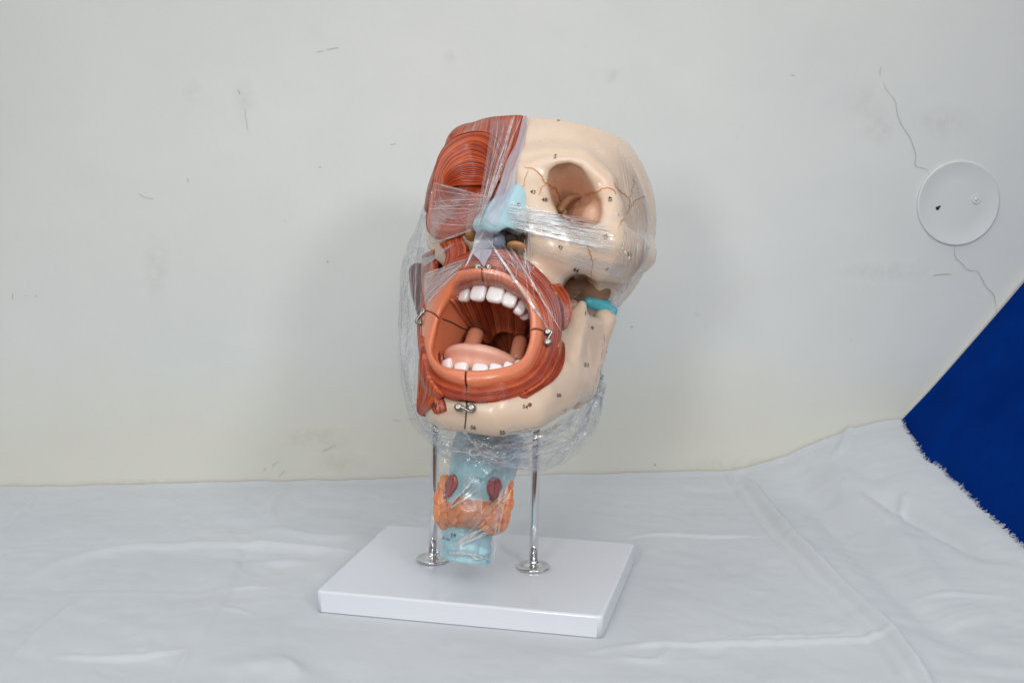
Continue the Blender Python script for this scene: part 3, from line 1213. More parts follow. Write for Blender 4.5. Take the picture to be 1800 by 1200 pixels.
# orbit interior is painted a deeper tone
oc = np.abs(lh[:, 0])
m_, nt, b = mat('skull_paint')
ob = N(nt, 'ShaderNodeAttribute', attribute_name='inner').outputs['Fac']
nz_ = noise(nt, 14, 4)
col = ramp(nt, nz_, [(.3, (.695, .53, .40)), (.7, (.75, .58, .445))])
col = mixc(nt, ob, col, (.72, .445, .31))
nt.links.new(col, b.inputs['Base Color'])
rr = noise(nt, 25, 3)
nt.links.new(math_(nt, 'ADD', math_(nt, 'MULTIPLY', rr, .14), .20), b.inputs['Roughness'])
b.inputs['Coat Weight'].default_value = .2
b.inputs['Coat Roughness'].default_value = .18
bump(nt, b, noise(nt, 55, 3), .35, .0006)
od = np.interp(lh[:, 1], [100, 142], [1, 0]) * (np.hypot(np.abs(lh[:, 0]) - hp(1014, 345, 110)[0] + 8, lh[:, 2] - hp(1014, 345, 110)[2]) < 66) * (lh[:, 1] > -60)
skull = mesh_obj('skull', SKV, f, m_, MODEL, True, {'inner': od})

OPL, nt, b = mat('orbit_plate_paint')
b.inputs['Base Color'].default_value = (.33, .19, .105, 1)
b.inputs['Roughness'].default_value = .4
mesh_obj('orbit_plate', *tube(h2w(spline([hp(984, 372, 70), hp(992, 358, 62), hp(1006, 347, 58), hp(1026, 343, 66)], 18)), np.interp(np.linspace(0, 1, 18), [0, .4, 1], [6, 7, 3]) * HS, 12), OPL, skull)

# ---- mandible
V_ = Vol((-225, -110, -520), (225, 262, -110), 3.0)
Sy = V_.sym(26, 1.05)
body = Sy.chain(lst((818, 718, 176, 35), (870, 725, 170, 36), (925, 718, 140, 37), (968, 696, 92, 34), (1003, 676, 30, 28)))
body2 = Sy.chain(lst((822, 690, 176, 24), (880, 695, 172, 26), (940, 680, 140, 28), (975, 655, 92, 24)))
D = smin(body, body2, 26)
ramA = Sy.chain(lst((1023, 536, 46, 8), (1012, 585, 46, 12), (1000, 640, 56, 15), (984, 690, 74, 20)))
ramB = Sy.chain(lst((1062, 562, -40, 21), (1050, 594, -34, 18), (1034, 648, -20, 18), (1018, 684, -2, 20)))
T1 = Sy.tri(hp(1014, 560, 46), hp(994, 668, 62), hp(1030, 684, -14), 16)
T2 = Sy.tri(hp(1016, 566, 46), hp(1054, 578, -34), hp(1030, 684, -14), 17)
T3_ = Sy.tri(hp(1010, 585, 46), hp(984, 690, 74), hp(962, 668, 92), 12)
T4_ = Sy.tri(hp(1008, 580, 46), hp(962, 668, 92), hp(985, 590, 70), 8)
D = smin(D, smin(smin(ramA, ramB, 10), np.minimum(T1, T2), 14), 26)
D = smin(D, np.minimum(T3_, T4_), 16)
# hollow inside of the jaw
ins_ = V_.ell((0, 40, hp(822, 640, 180)[2]), (104, 128, 92))
D = smax(D, -ins_, 10)
ment = V_.ell(hp(932, 711, 192), (7, 20, 7))
D = smax(D, -ment, 4)
v, f = snets(D, V_.lo, V_.step)
v = relax(v, f, 3, .5)
MDV, MDF = h2w(v), f
mand = mesh_obj('mandible', MDV, MDF, BONE, MODEL)

# ---- red muscle mass of the covered half of the face
V_ = Vol((-245, -262, -245), (245, 262, 205), 3.0)
om = V_.ell(hp(817, 334, 98), (54, 64, 90))
dome = V_.ell(hp(824, 318, 132), (58, 54, 66))
Dm = smin(FILLED - 8, om, 34)
rim = V_.chain(lst((815, 252, 70, 26), (812, 300, 20, 28), (822, 262, -40, 30)))
Dm = smin(Dm, rim, 40)
Dm = smin(Dm, dome, 16)
Dm = smax(Dm, V_.X + 4 + .06 * V_.Z, 6)
Dm = smax(Dm, -(V_.Z + 70 + .25 * (V_.Y - 100)), 10)
Dm = smax(Dm, (V_.Z - (107 + .25 * (140 - V_.Y))) / math.sqrt(1 + .0625), 3)
Dm = smax(Dm, -smax(hollow - 3, -(V_.Z + 140), 20), 4)
v, f = snets(Dm, V_.lo, V_.step)
v = relax(v, f, 3, .5)
MSV, MSF = h2w(v), f
MBASE, nt, b = mat('muscle_base_paint')
mp_ = N(nt, 'ShaderNodeMapping')
mp_.inputs['Scale'].default_value = (420, 420, 26)
mp_.inputs['Rotation'].default_value = (0, .25, 0)
nt.links.new(gco(nt), mp_.inputs['Vector'])
fb_ = noise(nt, 1.0, 3, .6, mp_.outputs[0])
nt.links.new(ramp(nt, fb_, [(.30, (.10, .012, .006)), (.45, (.28, .032, .009)), (.7, (.44, .08, .02))]), b.inputs['Base Color'])
b.inputs['Roughness'].default_value = .36
b.inputs['Coat Weight'].default_value = .25
bump(nt, b, fb_, .8, .0012)
mesh_obj('muscle_base', MSV, MSF, MBASE, MODEL)

# ---- mouth front: a helper surface the ring muscle and lips are laid on (never put in the scene)
FM = lambda l, h: 216 - .0058 * (l - 12) ** 2


def mouth_pt(u, v, dz=0.):
    f = 190.
    for k in range(12):
        q = hp(u, v, f)
        f = .5 * f + .5 * max(FM(q[0], q[2]), 20)
    q = hp(u, v, f + dz)
    return q


gu, gv = np.linspace(722, 1015, 48), np.linspace(425, 745, 50)
MP = np.array([[h2w(mouth_pt(a, b_)) for b_ in gv] for a in gu]).reshape(-1, 3)
MPF = grid_faces(48, 50)
S_mouth = Surf([(MP, MPF)])
S_face = Surf([(SKV, SKF), (MSV, MSF)])
S_bone = Surf([(SKV, SKF), (MDV, MDF)])
S_low = Surf([(MP, MPF), (MDV, MDF)])
S_mix = Surf([(MP, MPF), (SKV, SKF), (MDV, MDF), (MSV, MSF)])
LAID = []

ribbed('frontal_muscle', [[(789, 238), (789, 243), (790, 252)], [(815, 223), (809, 234), (802, 245)], [(845, 210), (841, 224), (835, 242)], [(868, 205), (868, 225), (866, 252)],
                          [(886, 204), (884, 250), (868, 305)], [(905, 204), (898, 255), (876, 318)], [(926, 204), (917, 250), (889, 326)]],
       46, S_face, MUSC, MODEL, gap=.004, amp=.0011, iters=10, seg=34, per=5, seed=3, coll=LAID)
ORBO = [[(838, 231), (868, 238), (885, 266), (880, 305), (864, 345), (846, 385), (815, 412), (775, 421), (752, 406), (753, 364), (763, 314), (773, 272), (799, 242)],
        [(834, 250), (860, 262), (872, 290), (866, 322), (850, 358), (822, 388), (786, 394), (764, 374), (766, 325), (778, 285), (804, 260)],
        [(831, 268), (856, 278), (866, 302), (858, 328), (836, 352), (806, 358), (780, 342), (778, 312), (792, 286), (812, 273)],
        [(829, 300), (852, 305), (862, 322), (852, 340), (830, 349), (804, 347), (786, 337), (785, 322), (802, 306)],
        [(828, 326), (850, 327), (858, 331), (850, 335), (826, 337), (800, 335), (790, 331), (802, 327)]]
ribbed('eye_ring_muscle', ORBO, 34, S_face, MUSC, MODEL, gap=.006, amp=.0019, iters=60, seg=110, per=6, closed=True, seed=5, coll=LAID, thick=.009)

LIPO = [(848, 476), (875, 479), (902, 490), (932, 517), (952, 550), (958, 585), (952, 618), (933, 655), (900, 674), (850, 683), (820, 682), (782, 670), (757, 647), (746, 612), (742, 570), (748, 548), (762, 522), (800, 486), (825, 478)]
LIPI = [(848, 497), (873, 501), (896, 511), (917, 526), (929, 550), (932, 585), (929, 610), (918, 634), (893, 647), (850, 654), (822, 653), (784, 648), (768, 634), (763, 615), (767, 585), (774, 556), (786, 533), (806, 505), (827, 498)]
ORIS = [(848, 438), (885, 438), (925, 456), (960, 487), (978, 515), (987, 552), (986, 595), (974, 632), (952, 672), (905, 697), (850, 707), (820, 704), (782, 697), (755, 678), (741, 645), (737, 608), (735, 572), (739, 545), (750, 505), (790, 460), (820, 444)]
ribbed('mouth_ring_muscle', [ORIS, [tuple(.25 * np.array(a) + .75 * np.array(b_)) for a, b_ in zip(spline(ORIS, 24, True), spline(LIPO, 24, True))], [tuple(.3 * np.array(a) + .7 * np.array(b_)) for a, b_ in zip(spline(LIPI, 24, True), spline(LIPO, 24, True))]],
       13, S_low, MUSCO, MODEL, gap=.004, amp=.0013, iters=8, seg=150, per=6, closed=True, seed=9, coll=LAID, thick=.018, bulge=.003)
S_low2 = Surf([(MP, MPF), (MDV, MDF), (SKV, SKF)] + LAID)
rb = lambda nm, g, n, seed, mt=MUSC, surf=S_low2, **k: ribbed(nm, g, n, surf, mt, MODEL, seed=seed, coll=LAID, **{**dict(gap=.0025, amp=.0011, iters=6, seg=24, per=5, thick=.006, bulge=.002), **k})
rb('cheek_muscle', thick=.02, gap=.0012, bulge=.0008, g=[[(966, 500), (980, 520), (990, 545), (992, 580)], [(985, 498), (1000, 520), (1005, 548), (998, 575)]], n=9, seed=11)
S_jaw = Surf([(MDV, MDF)] + LAID)
rb('cheek_muscle', surf=S_jaw, iters=25, bulge=.0004, gap=.0012, thick=.012, mt=MUSCO, g=[[(984, 596), (977, 628), (955, 668), (912, 696)], [(989, 600), (984, 634), (966, 668), (918, 699)], [(993, 605), (991, 640), (974, 668), (926, 700)]], n=8, seed=12)
rb('cheek_strap_muscle', [[(742, 450), (741, 490), (746, 548)], [(752, 444), (752, 490), (753, 546)], [(763, 438), (763, 492), (761, 540)]], 7, 13, surf=S_mix)
rb('lip_lifting_muscle', [[(772, 428), (784, 452), (774, 482), (764, 525)], [(790, 422), (798, 448), (788, 478), (776, 505)], [(812, 416), (820, 440), (808, 464), (792, 486)]], 10, 14, surf=S_mix)
rb('chin_corner_muscle', [[(740, 590), (736, 650), (733, 722)], [(744, 610), (742, 670), (735, 724)], [(752, 655), (750, 690), (737, 726)], [(764, 676), (757, 704), (739, 729)], [(780, 695), (767, 709), (742, 731)]], 17, 15, surf=S_jaw, iters=25, thick=.012)
rb('chin_muscle', [[(755, 698), (757, 712), (764, 727)], [(766, 692), (769, 709), (773, 726)], [(776, 694), (782, 708), (784, 722)]], 10, 17, MUSCO, surf=S_jaw)

# ---- lips: four glossy quarters with open joints
def splu(pts, n):
    P_ = np.asarray(pts, float)
    k = len(P_)
    x = np.arange(n) * k / n
    i = x.astype(int)
    t = (x - i)[:, None]
    p0, p1, p2, p3 = P_[(i - 1) % k], P_[i], P_[(i + 1) % k], P_[(i + 2) % k]
    return .5 * (2 * p1 + (p2 - p0) * t + (2 * p0 - 5 * p1 + 4 * p2 - p3) * t ** 2 + (3 * p1 - p0 - 3 * p2 + p3) * t ** 3)


LO, LI = splu(LIPO, 240), splu(LIPI, 240)
j = [int(np.argmin(np.hypot(*((LO + LI) / 2 - np.array(q)).T))) for q in ((850, 490), (946, 586), (821, 668), (758, 557))]
MO, MI = np.array([mouth_pt(*q, 4) for q in LO]), np.array([mouth_pt(*q, 0) for q in LI])


def lip_ring(ids, sc_):
    V, n = [], 28
    for i in ids:
        i0 = int(math.floor(i)) % 240
        t_ = i - math.floor(i)
        o_, q_ = MO[i0] * (1 - t_) + MO[(i0 + 1) % 240] * t_, MI[i0] * (1 - t_) + MI[(i0 + 1) % 240] * t_
        c_, h_ = (o_ + q_) / 2, (o_ - q_) / 2 * sc_
        fd = np.array([.10, 1, .12])
        for k in range(n):
            a = 2 * math.pi * k / n
            ca, sa = math.cos(a), math.sin(a)
            V.append(c_ + h_ * np.sign(ca) * abs(ca) ** .85 + fd * (17 * sc_ * (np.sign(sa) * abs(sa) ** .85) * (1.0 if sa > 0 else 1.5)))
    m = len(ids)
    Fc = [(i * n + k, i * n + (k + 1) % n, (i + 1) * n + (k + 1) % n, (i + 1) * n + k) for i in range(m - 1) for k in range(n)]
    Fc += [tuple(range(n))[::-1], tuple((m - 1) * n + k for k in range(n))]
    return h2w(np.array(V)), Fc


lips = []
for q, nm in enumerate(('upper_lip', 'lower_lip', 'lower_lip', 'upper_lip')):
    a, b_ = j[q], j[(q + 1) % 4]
    if b_ < a:
        b_ += 240
    ids = np.concatenate([[a + .55, a + .75], np.arange(a + 1.5, b_ - 1, 1.0), [b_ - .75, b_ - .55]])
    V, Fc = lip_ring(ids, 1.0)
    # soften the ends
    V = V.reshape(len(ids), 28, 3)
    for e_ in (0, -1):
        c_ = V[e_].mean(0)
        V[e_] = c_ + (V[e_] - c_) * .93
    V = V.reshape(-1, 3)
    mesh_obj(nm, V, Fc, LIP, MODEL)
    lips.append((V, Fc))
V, Fc = lip_ring(np.arange(0, 241), .86)
mesh_obj('lip_core', V, Fc, BLACKM, MODEL)
S_lips = Surf(lips)

# ---- inside of the mouth
cm = hp(864, 578, 100)
rows, tones = [], []
for (k, df) in ((1.03, 2), (1.0, -30), (.97, -62), (.90, -95), (.78, -125), (.60, -150), (.42, -168), (.24, -180), (.08, -186)):
    R_ = MI.copy()
    fm = R_[:, 1].mean()
    ctr = np.array([cm[0] + 6, 0, cm[2] - 14 * (1 - k)])
    R_[:, 0] = ctr[0] + (R_[:, 0] - ctr[0]) * k
    R_[:, 2] = ctr[2] + (R_[:, 2] - ctr[2]) * k
    R_[:, 1] = (R_[:, 1] if k > .95 else fm * (1 - k) + R_[:, 1] * k) + df
    rows.append(R_)
rows = np.array(rows)
mesh_obj('inner_cheek', h2w(rows[:4].reshape(-1, 3)), grid_faces(4, 240, True), CHEEK, MODEL)
fine = []
for i in range(3, len(rows) - 1):
    for t_ in np.linspace(0, 1, 5, endpoint=(i == len(rows) - 2)):
        fine.append(rows[i] * (1 - t_) + rows[i + 1] * t_)
fine = np.array(fine)
nf = len(fine)
ang = np.arange(240) / 240
wv = ang * 46 + .4 * noise1(240, 30, 4)
fr_ = wv - np.floor(wv)
pf = np.abs(np.sin(math.pi * fr_)) ** .7
fine[..., 1] += 3.5 * pf[None, :] * np.sin(math.pi * np.linspace(.15, .9, nf))[:, None]
tn = np.random.default_rng(4).random(80)[np.floor(wv).astype(int) % 80]
THR = muscle_mat('throat_muscle_paint', (.12, .022, .010), (.26, .055, .022), (.36, .10, .045), (.03, .006, .005))
mesh_obj('throat', h2w(fine.reshape(-1, 3)), grid_faces(nf, 240, True) + [tuple((nf - 1) * 240 + k for k in range(240))], THR, MODEL, True,
         {'tone': np.tile(tn, nf), 'groove': np.tile(1 - pf, nf)})
# soft palate and arches
S_thr = Surf([(h2w(rows.reshape(-1, 3)), grid_faces(len(rows), 240, True))])
PALM = muscle_mat('palate_paint', (.26, .045, .02), (.40, .09, .04), (.52, .165, .075), (.06, .010, .007))
ribbed('soft_palate', [[(792, 528), (815, 560), (840, 590)], [(822, 512), (842, 560), (860, 604)], [(852, 506), (864, 550), (872, 588)], [(880, 512), (886, 552), (889, 584)], [(905, 522), (908, 560), (906, 590)], [(926, 545), (926, 575), (918, 600)]],
       26, S_thr, PALM, MODEL, gap=.004, amp=.0016, iters=60, seg=22, per=5, seed=31, thick=.004, bulge=0)
S_chk = Surf([(h2w(rows[:5].reshape(-1, 3)), grid_faces(5, 240, True))])
mesh_obj('joint', *ribbon(S_chk, [(777, 560), (795, 567), (812, 576), (828, 581)], 1.8, lift=.0008, taper=False), BLACKM, MODEL)
ARCHM = plastic('arch_paint', (.50, .19, .11), (.58, .25, .15), .4, 40, .15)
for (a, b_, r_) in (((838, 583, 112), (826, 616, 122), 13), ((915, 596, 105), (906, 636, 118), 11.5)):
    P0, P1 = hp(*a), hp(*b_)
    t_ = np.linspace(0, 1, 9)[:, None]
    rr_ = np.full(9, r_) * HS
    rr_[0] *= .93
    mesh_obj('throat_arch', *tube(h2w(P0 * (1 - t_) + P1 * t_), rr_, 24), ARCHM, MODEL)
    ax = (P1 - P0) / np.linalg.norm(P1 - P0)
    mesh_obj('joint', *tube(h2w(np.array([P0 - ax * 1.6, P0 - ax * .2])), r_ * .98 * HS, 24), BLACKM, MODEL)

# tongue
TV = Vol((-100, -30, -430), (140, 260, -250), 2.5)
tc = hp(853, 638, 122)
tg = TV.ell((tc[0], tc[1], tc[2] - 4), (65, 78, 22))
tg2 = TV.ell((tc[0], tc[1] - 6, tc[2] - 22), (61, 72, 22))
tD = smin(tg, tg2, 12) + 1.2 * np.exp(-((TV.X - tc[0]) / 5) ** 2)
v, f = snets(tD, TV.lo, TV.step)
v = relax(v, f, 3)
mesh_obj('tongue', h2w(v), f, TONGUE, MODEL)


def superell(c, ax, r, e1=.45, e2=.45, n=18, m=14):
    V = []
    sg = lambda x, e: math.copysign(abs(x) ** e, x)
    for i in range(m + 1):
        p = -math.pi / 2 + math.pi * i / m
        for k in range(n):
            t = 2 * math.pi * k / n
            q = (r[0] * sg(math.cos(p), e1) * sg(math.cos(t), e2), r[1] * sg(math.cos(p), e1) * sg(math.sin(t), e2), r[2] * sg(math.sin(p), e1))
            V.append(c + ax[0] * q[0] + ax[1] * q[1] + ax[2] * q[2])
    return np.array(V), grid_faces(m + 1, n, True)


GUM = plastic('gum_paint', (.50, .16, .11), (.58, .21, .15), .4, 40, .1)
def teeth(nm, gum_pts, items, gr, sgn):
    G = spline([hp(*q) for q in gum_pts], 40)
    gum = mesh_obj(nm, *tube(h2w(G), gr * HS, 12), GUM, MODEL)
    for (u, v, f, w, h, tilt, yaw) in items:
        c_ = hp(u, v, f)
        y_, t_ = math.radians(yaw), math.radians(tilt)
        X_ = np.array([math.cos(y_), -math.sin(y_), 0])
        Y_ = np.array([math.sin(y_), math.cos(y_), 0])
        Z_ = np.array([0, 0, 1.])
        X_, Z_ = X_ * math.cos(t_) + Z_ * math.sin(t_), Z_ * math.cos(t_) - X_ * math.sin(t_)
        V, Fc = superell(c_, (X_, Y_, Z_), (w / 2 * 1.0, 7.0, h / 2 * .93), .58, .52)
        # narrower towards the gum
        q = (V - c_) @ Z_ / (h / 2) * sgn
        V = V - np.outer((V - c_) @ X_ * (.16 * (1 + q) / 2), X_)
        mesh_obj('tooth', h2w(V), Fc, TOOTH, gum)


teeth('upper_gum', [(795, 522, 150), (815, 500, 180), (850, 492, 196), (895, 506, 182), (925, 535, 140)],
      [(800, 527, 164, 11, 20, 0, -38), (818, 516, 186, 23, 30, -4, -25), (842, 513, 200, 27, 34, -3, -8), (872, 516, 200, 29, 34, -4, 6), (897, 525, 190, 24, 32, -10, 20), (915, 540, 172, 18, 30, -14, 34), (924, 551, 152, 13, 24, -14, 50)], 9, 1)
teeth('lower_gum', [(765, 640, 160), (785, 660, 178), (825, 672, 194), (870, 668, 190), (912, 652, 160)],
      [(770, 628, 158, 12, 20, 32, -45), (787, 642, 172, 22, 22, 16, -28), (811, 649, 184, 24, 23, 6, -10), (844, 651, 190, 27, 22, 0, 2), (871, 651, 186, 22, 22, -4, 12), (893, 647, 176, 18, 20, -10, 28), (909, 642, 160, 12, 18, -20, 45)], 8, -1)
# upper back teeth glimpsed inside the cheek
for (u, v, f, s_) in ((803, 540, 120, 9), (812, 547, 108, 9), (822, 551, 96, 8)):
    V, Fc = superell(hp(u, v, f), np.eye(3), (s_, 9, 9), .6, .6)
    mesh_obj('molar', h2w(V), Fc, plastic('molar_paint', (.50, .26, .22), (.58, .33, .28), .35, 40, .2), MODEL)

# ---- nose, nostrils
NV = Vol((-80, 120, -220), (110, 290, 20), 2.5)
ns = NV.chain(lst((908, 336, 172, 12), (893, 366, 196, 17), (868, 390, 226, 17)))
ns = smin(ns, NV.chain(lst((912, 352, 168, 13), (908, 386, 186, 19), (906, 396, 186, 17))), 18)
ns = smin(ns, NV.chain(lst((874, 360, 186, 12), (850, 390, 206, 14))), 18)
ns = smin(ns, NV.chain(lst((845, 398, 214, 12), (868, 396, 222, 14), (896, 400, 206, 13))), 12)
ns = smax(ns, -NV.ell(hp(893, 420, 196), (17, 26, 15)), 5)
v, f = snets(ns, NV.lo, NV.step)
v = relax(v, f, 3)
NSV, NSF = h2w(v), f
mesh_obj('nose_cartilage', NSV, NSF, plastic('nose_paint', (.40, .64, .71), (.47, .70, .76), .36, 20, .2), MODEL)
GREYB = plastic('septum_paint', (.16, .19, .26), (.24, .28, .36), .4, 40, .2)
for nm, q, r_, mm in (('septum', (868, 424, 186), (20, 22, 22), GREYB), ('nostril_shade', (892, 419, 178), (18, 14, 12), BLACKM), ('nose_wing', (908, 433, 178), (16, 15, 7), OCHRE), ('nose_wing', (829, 414, 180), (11, 18, 10), OCHRE)):  # black ball paints the shade inside the open nostril
    V, Fc = superell(hp(*q), np.eye(3), r_, 1, 1, 24, 16)
    mesh_obj(nm, h2w(V), Fc, mm, MODEL)

# ---- deeper pieces seen at the sides
def blob(nm, pts, mm, k=0, fl=1.):
    P = [(hp(u, v, f), r_) for u, v, f, r_ in pts]
    lo = np.min([p - r_ for p, r_ in P], 0) - 6
    hi = np.max([p + r_ for p, r_ in P], 0) + 6
    B = Vol(lo, hi, 2.5)
    d = B.chain(P, k)
    v, f = snets(d, B.lo, B.step)
    v = relax(v, f, 3)
    return mesh_obj(nm, h2w(v), f, mm, MODEL), (h2w(v), f)


blob('wing_bone', [(1006, 506, 24, 17), (1022, 498, -20, 22), (1030, 514, -15, 25), (1052, 512, -22, 22)], BROWN)
blob('temple_bone', [(1066, 500, -30, 20), (1078, 506, -60, 22)], BONE)
blob('jaw_disc', [(1034, 531, -4, 10), (1050, 534, -22, 12), (1064, 539, -34, 13), (1075, 546, -40, 11)], CYAN)
blob('side_muscle', [(735, 478, 0, 17), (738, 515, 10, 16), (746, 560, 30, 10)], MAROON)
blob('side_muscle', [(775, 464, 60, 18), (772, 490, 70, 16)], MAROON)
blob('cheek_bone', [(772, 436, 70, 14), (792, 444, 90, 13)], BONE)
blob('neck_bone', [(1030, 690, -70, 13), (1012, 704, -60, 15)], BONE)

# ---- joints, sutures, printed numbers
S_all = Surf([(SKV, SKF), (MDV, MDF), (NSV, NSF)] + LAID + lips)
S_sk = Surf([(SKV, SKF)])
S_md = Surf([(MDV, MDF)])
mesh_obj('nerve_opening', *ribbon(S_md, [(928.5, 709), (931, 711), (934, 713)], 7, n=8, lift=.0005), plastic('nerve_opening_paint', (.16, .075, .05), (.22, .11, .075), .5, 60, 0), mand)
sm_ = MB()
sm_.add(*ribbon(S_all, [(820, 674), (820, 690), (820, 703), (821, 714)], 3.0, lift=.0005, taper=False))
sm_.add(*ribbon(S_all, [(820, 712), (819, 735), (817, 753)], 2.0, lift=.0005, taper=False))
sm_.build('seam', BLACKM, MODEL)
z4 = lambda pts: [(880 + x / 4, 180 + y / 4) for x, y in pts]
su = MB()
for i, (pts, w) in enumerate([(z4([(160, 455), (200, 462), (240, 470), (265, 495), (290, 520), (305, 560), (318, 570), (345, 578), (360, 605), (380, 600), (390, 625), (410, 640), (415, 680), (425, 700)]), 1.7),
                              (z4([(195, 470), (180, 510), (168, 560), (162, 610)]), 1.1), (z4([(318, 570), (295, 590), (278, 625), (268, 660)]), 1.1),
                              (z4([(580, 660), (620, 640), (660, 635), (690, 625), (700, 615), (735, 602), (790, 615), (810, 650)]), 1.7),
                              (z4([(795, 565), (820, 600), (860, 635), (890, 670), (905, 700), (905, 750), (880, 790), (850, 840), (825, 885)]), 1.7),
                              (z4([(905, 750), (930, 710), (970, 680), (1000, 665), (1030, 665)]), 1.5), (z4([(900, 665), (922, 640), (920, 605), (938, 600), (930, 575), (948, 560), (932, 545), (955, 510)]), 1.1),
                              ([(1004, 409), (1020, 418), (1028, 424), (1037, 442), (1041, 458), (1041, 470), (1038, 486)], 1.6)]):
    dense = spline(pts, max(6, int(len(pts) * 3.5)))
    dense = dense + np.random.default_rng(i).normal(size=dense.shape) * .9
    mesh_obj('suture', *ribbon(S_sk, dense, w * 1.3, lift=.0004, jit=.2, seed=i), SUTURE, skull)


def lettering(items, surf, parent, nm='lettering'):
    for (txt, u, v, h, rot) in items:
        mb = MB()
        cu = bpy.data.curves.new('t', 'FONT')
        cu.body = txt
        cu.align_x = 'CENTER'
        cu.align_y = 'CENTER'
        cu.offset = .012
        o = bpy.data.objects.new('t', cu)
        COL.objects.link(o)
        bpy.context.view_layer.update()
        me = bpy.data.meshes.new_from_object(o.evaluated_get(bpy.context.evaluated_depsgraph_get()))
        ps = np.array([x.co[:2] for x in me.vertices])
        fs = [tuple(p.vertices) for p in me.polygons]
        bpy.data.objects.remove(o)
        bpy.data.curves.remove(cu)
        bpy.data.meshes.remove(me)
        a = math.radians(rot)
        V, good = [], []
        for x, y in ps:
            x, y = x * h * 1.2, y * h * 1.2
            hit = surf.cast(u + x * math.cos(a) + y * math.sin(a), v - y * math.cos(a) + x * math.sin(a))
            if hit is None:
                V.append(np.zeros(3)); good.append(False)
            else:
                n_ = hit[1] if (hit[0] - CAM) @ hit[1] < 0 else -hit[1]
                V.append(hit[0] + n_ * .0005); good.append(True)
        mb.add(np.array(V), [f_ for f_ in fs if all(good[i] for i in f_)])
        mb.build(nm, INK, parent, False)


lettering([('8', 982, 210, 8, 10), ('5', 976, 276, 9, 15), ('7', 917, 250, 6, 10), ('43', 937, 338, 8, 8), ('48:', 958, 352, 8, 3), ('40', 1072, 350, 8, 82), ('35', 1064, 416, 9, 62), ('45', 985, 435, 8, 40),
           ('44', 1012, 475, 9, 25), ('5', 1067, 473, 8, 40), ('36', 1105, 446, 7, 60), ('1', 1087, 378, 5, 20), ('1', 1135, 407, 6, 10)], S_sk, skull)
lettering([('50', 982, 695, 7, -10), ('51', 1031, 642, 8, 10), ('9', 1041, 577, 8, -10), ('54', 923, 715, 8, 10), ('7', 993, 721, 5, 0), ('56', 832, 751, 8, 4), ('55', 883, 760, 8, 0), ('1', 1029, 551, 8, 5)], S_md, mand)
lettering([('53', 764, 712, 8, 10)], S_all, MODEL)
lettering([('42', 911, 360, 6, 40)], S_all, MODEL)
lettering([('70', 887, 573, 9, 50)], Surf([(h2w(fine.reshape(-1, 3)), grid_faces(nf, 240, True))]), MODEL)

# ---- latches
S_lat = Surf([(MP, MPF), (MDV, MDF), (SKV, SKF)] + LAID + lips)


def latch(a, b_, r_, hook=True):
    ha, hb_ = S_lat.cast(*a), S_lat.cast(*b_)
    if ha is None or hb_ is None:
        ha = ha or hb_
        hb_ = hb_ or ha
    na_ = lambda h: (h[1] if (h[0] - CAM) @ h[1] < 0 else -h[1])
    n0 = na_(ha) * .5 + na_(hb_) * .5
    n0 = n0 * .6 - FW * .6
    n0 /= np.linalg.norm(n0)
    pa, pb = ha[0] + n0 * .001, hb_[0] + n0 * .001
    L_ = None
    mbk = MB()
    d = pb - pa
    side = np.cross(d, n0)
    side /= np.linalg.norm(side)
    ln = np.linalg.norm(d)
    up_ = n0 * .0042
    path = [pa + up_, pa + d * .35 + up_ * 1.1 + side * .0006, pa + d * .65 + up_ * 1.1 + side * .0028, pa + d * .95 + up_ * 1.1 + side * .0046, pa + d * 1.12 + up_ * 1.1 + side * .0026, pa + d * 1.14 + up_ * 1.0 - side * .0012, pa + d * 1.02 + up_ * .9 - side * .0026]
    mbk.add(*tube(spline(path, 26), np.linspace(.0019, .0014, 26), 8))
    v, f = lathe([(.0042, .0032), (.0046, .0038), (.0046, .0052), (.0040, .0058), (.0015, .0058)], pa, n0, 20)
    mbk.add(v, f)
    hk = mbk.build('latch', STEEL, MODEL)
    for p, q in ((pa, 1.0), (pb, 1.05)):
        v, f = lathe([(.0046, -.003), (.0046, .0006), (.0040, .0012), (.0028, .0014), (.0026, .0046), (.0034, .0050), (.0034, .0060), (.0028, .0067), (.0014, .0064), (.0004, .0062)], p, n0, 20)
        mesh_obj('screw', p + (v - p) * q * (r_ / 6.), f, STEEL, hk)


latch((806, 716), (829, 717), 6)
latch((963, 602), (963, 584), 6)
latch((841, 471), (860, 470), 5)
latch((745, 549), (741, 568), 5)

# ---- larynx, thyroid gland, windpipe
LS = 1.565 / FPX
a8 = math.radians(8)
LAX = np.stack([RT * math.cos(a8) - UP * math.sin(a8), FW, RT * math.sin(a8) + UP * math.cos(a8)]) * LS
LC = W(835, 870, 1.575)


def lp(u, v, y=0.):
    k = (1.575 + y * LS) / 1.575
    du, dv = (u - 835) * k + (835 - 900) * (k - 1), (v - 870) * k + 270 * (k - 1)
    return np.array([du * math.cos(a8) + dv * math.sin(a8), y, du * math.sin(a8) - dv * math.cos(a8)])


l2w = lambda q: LC + np.asarray(q) @ LAX


def lsdf(fn, lo, hi, step=2.2):
    B = Vol(lo, hi, step)
    v, f = snets(fn(B), B.lo, B.step)
    return relax(v, f, 3), f


def flat(B, k):
    c = object.__new__(Vol)
    c.__dict__.update(B.__dict__)
    c.Y = B.Y * np.float32(k)
    return c


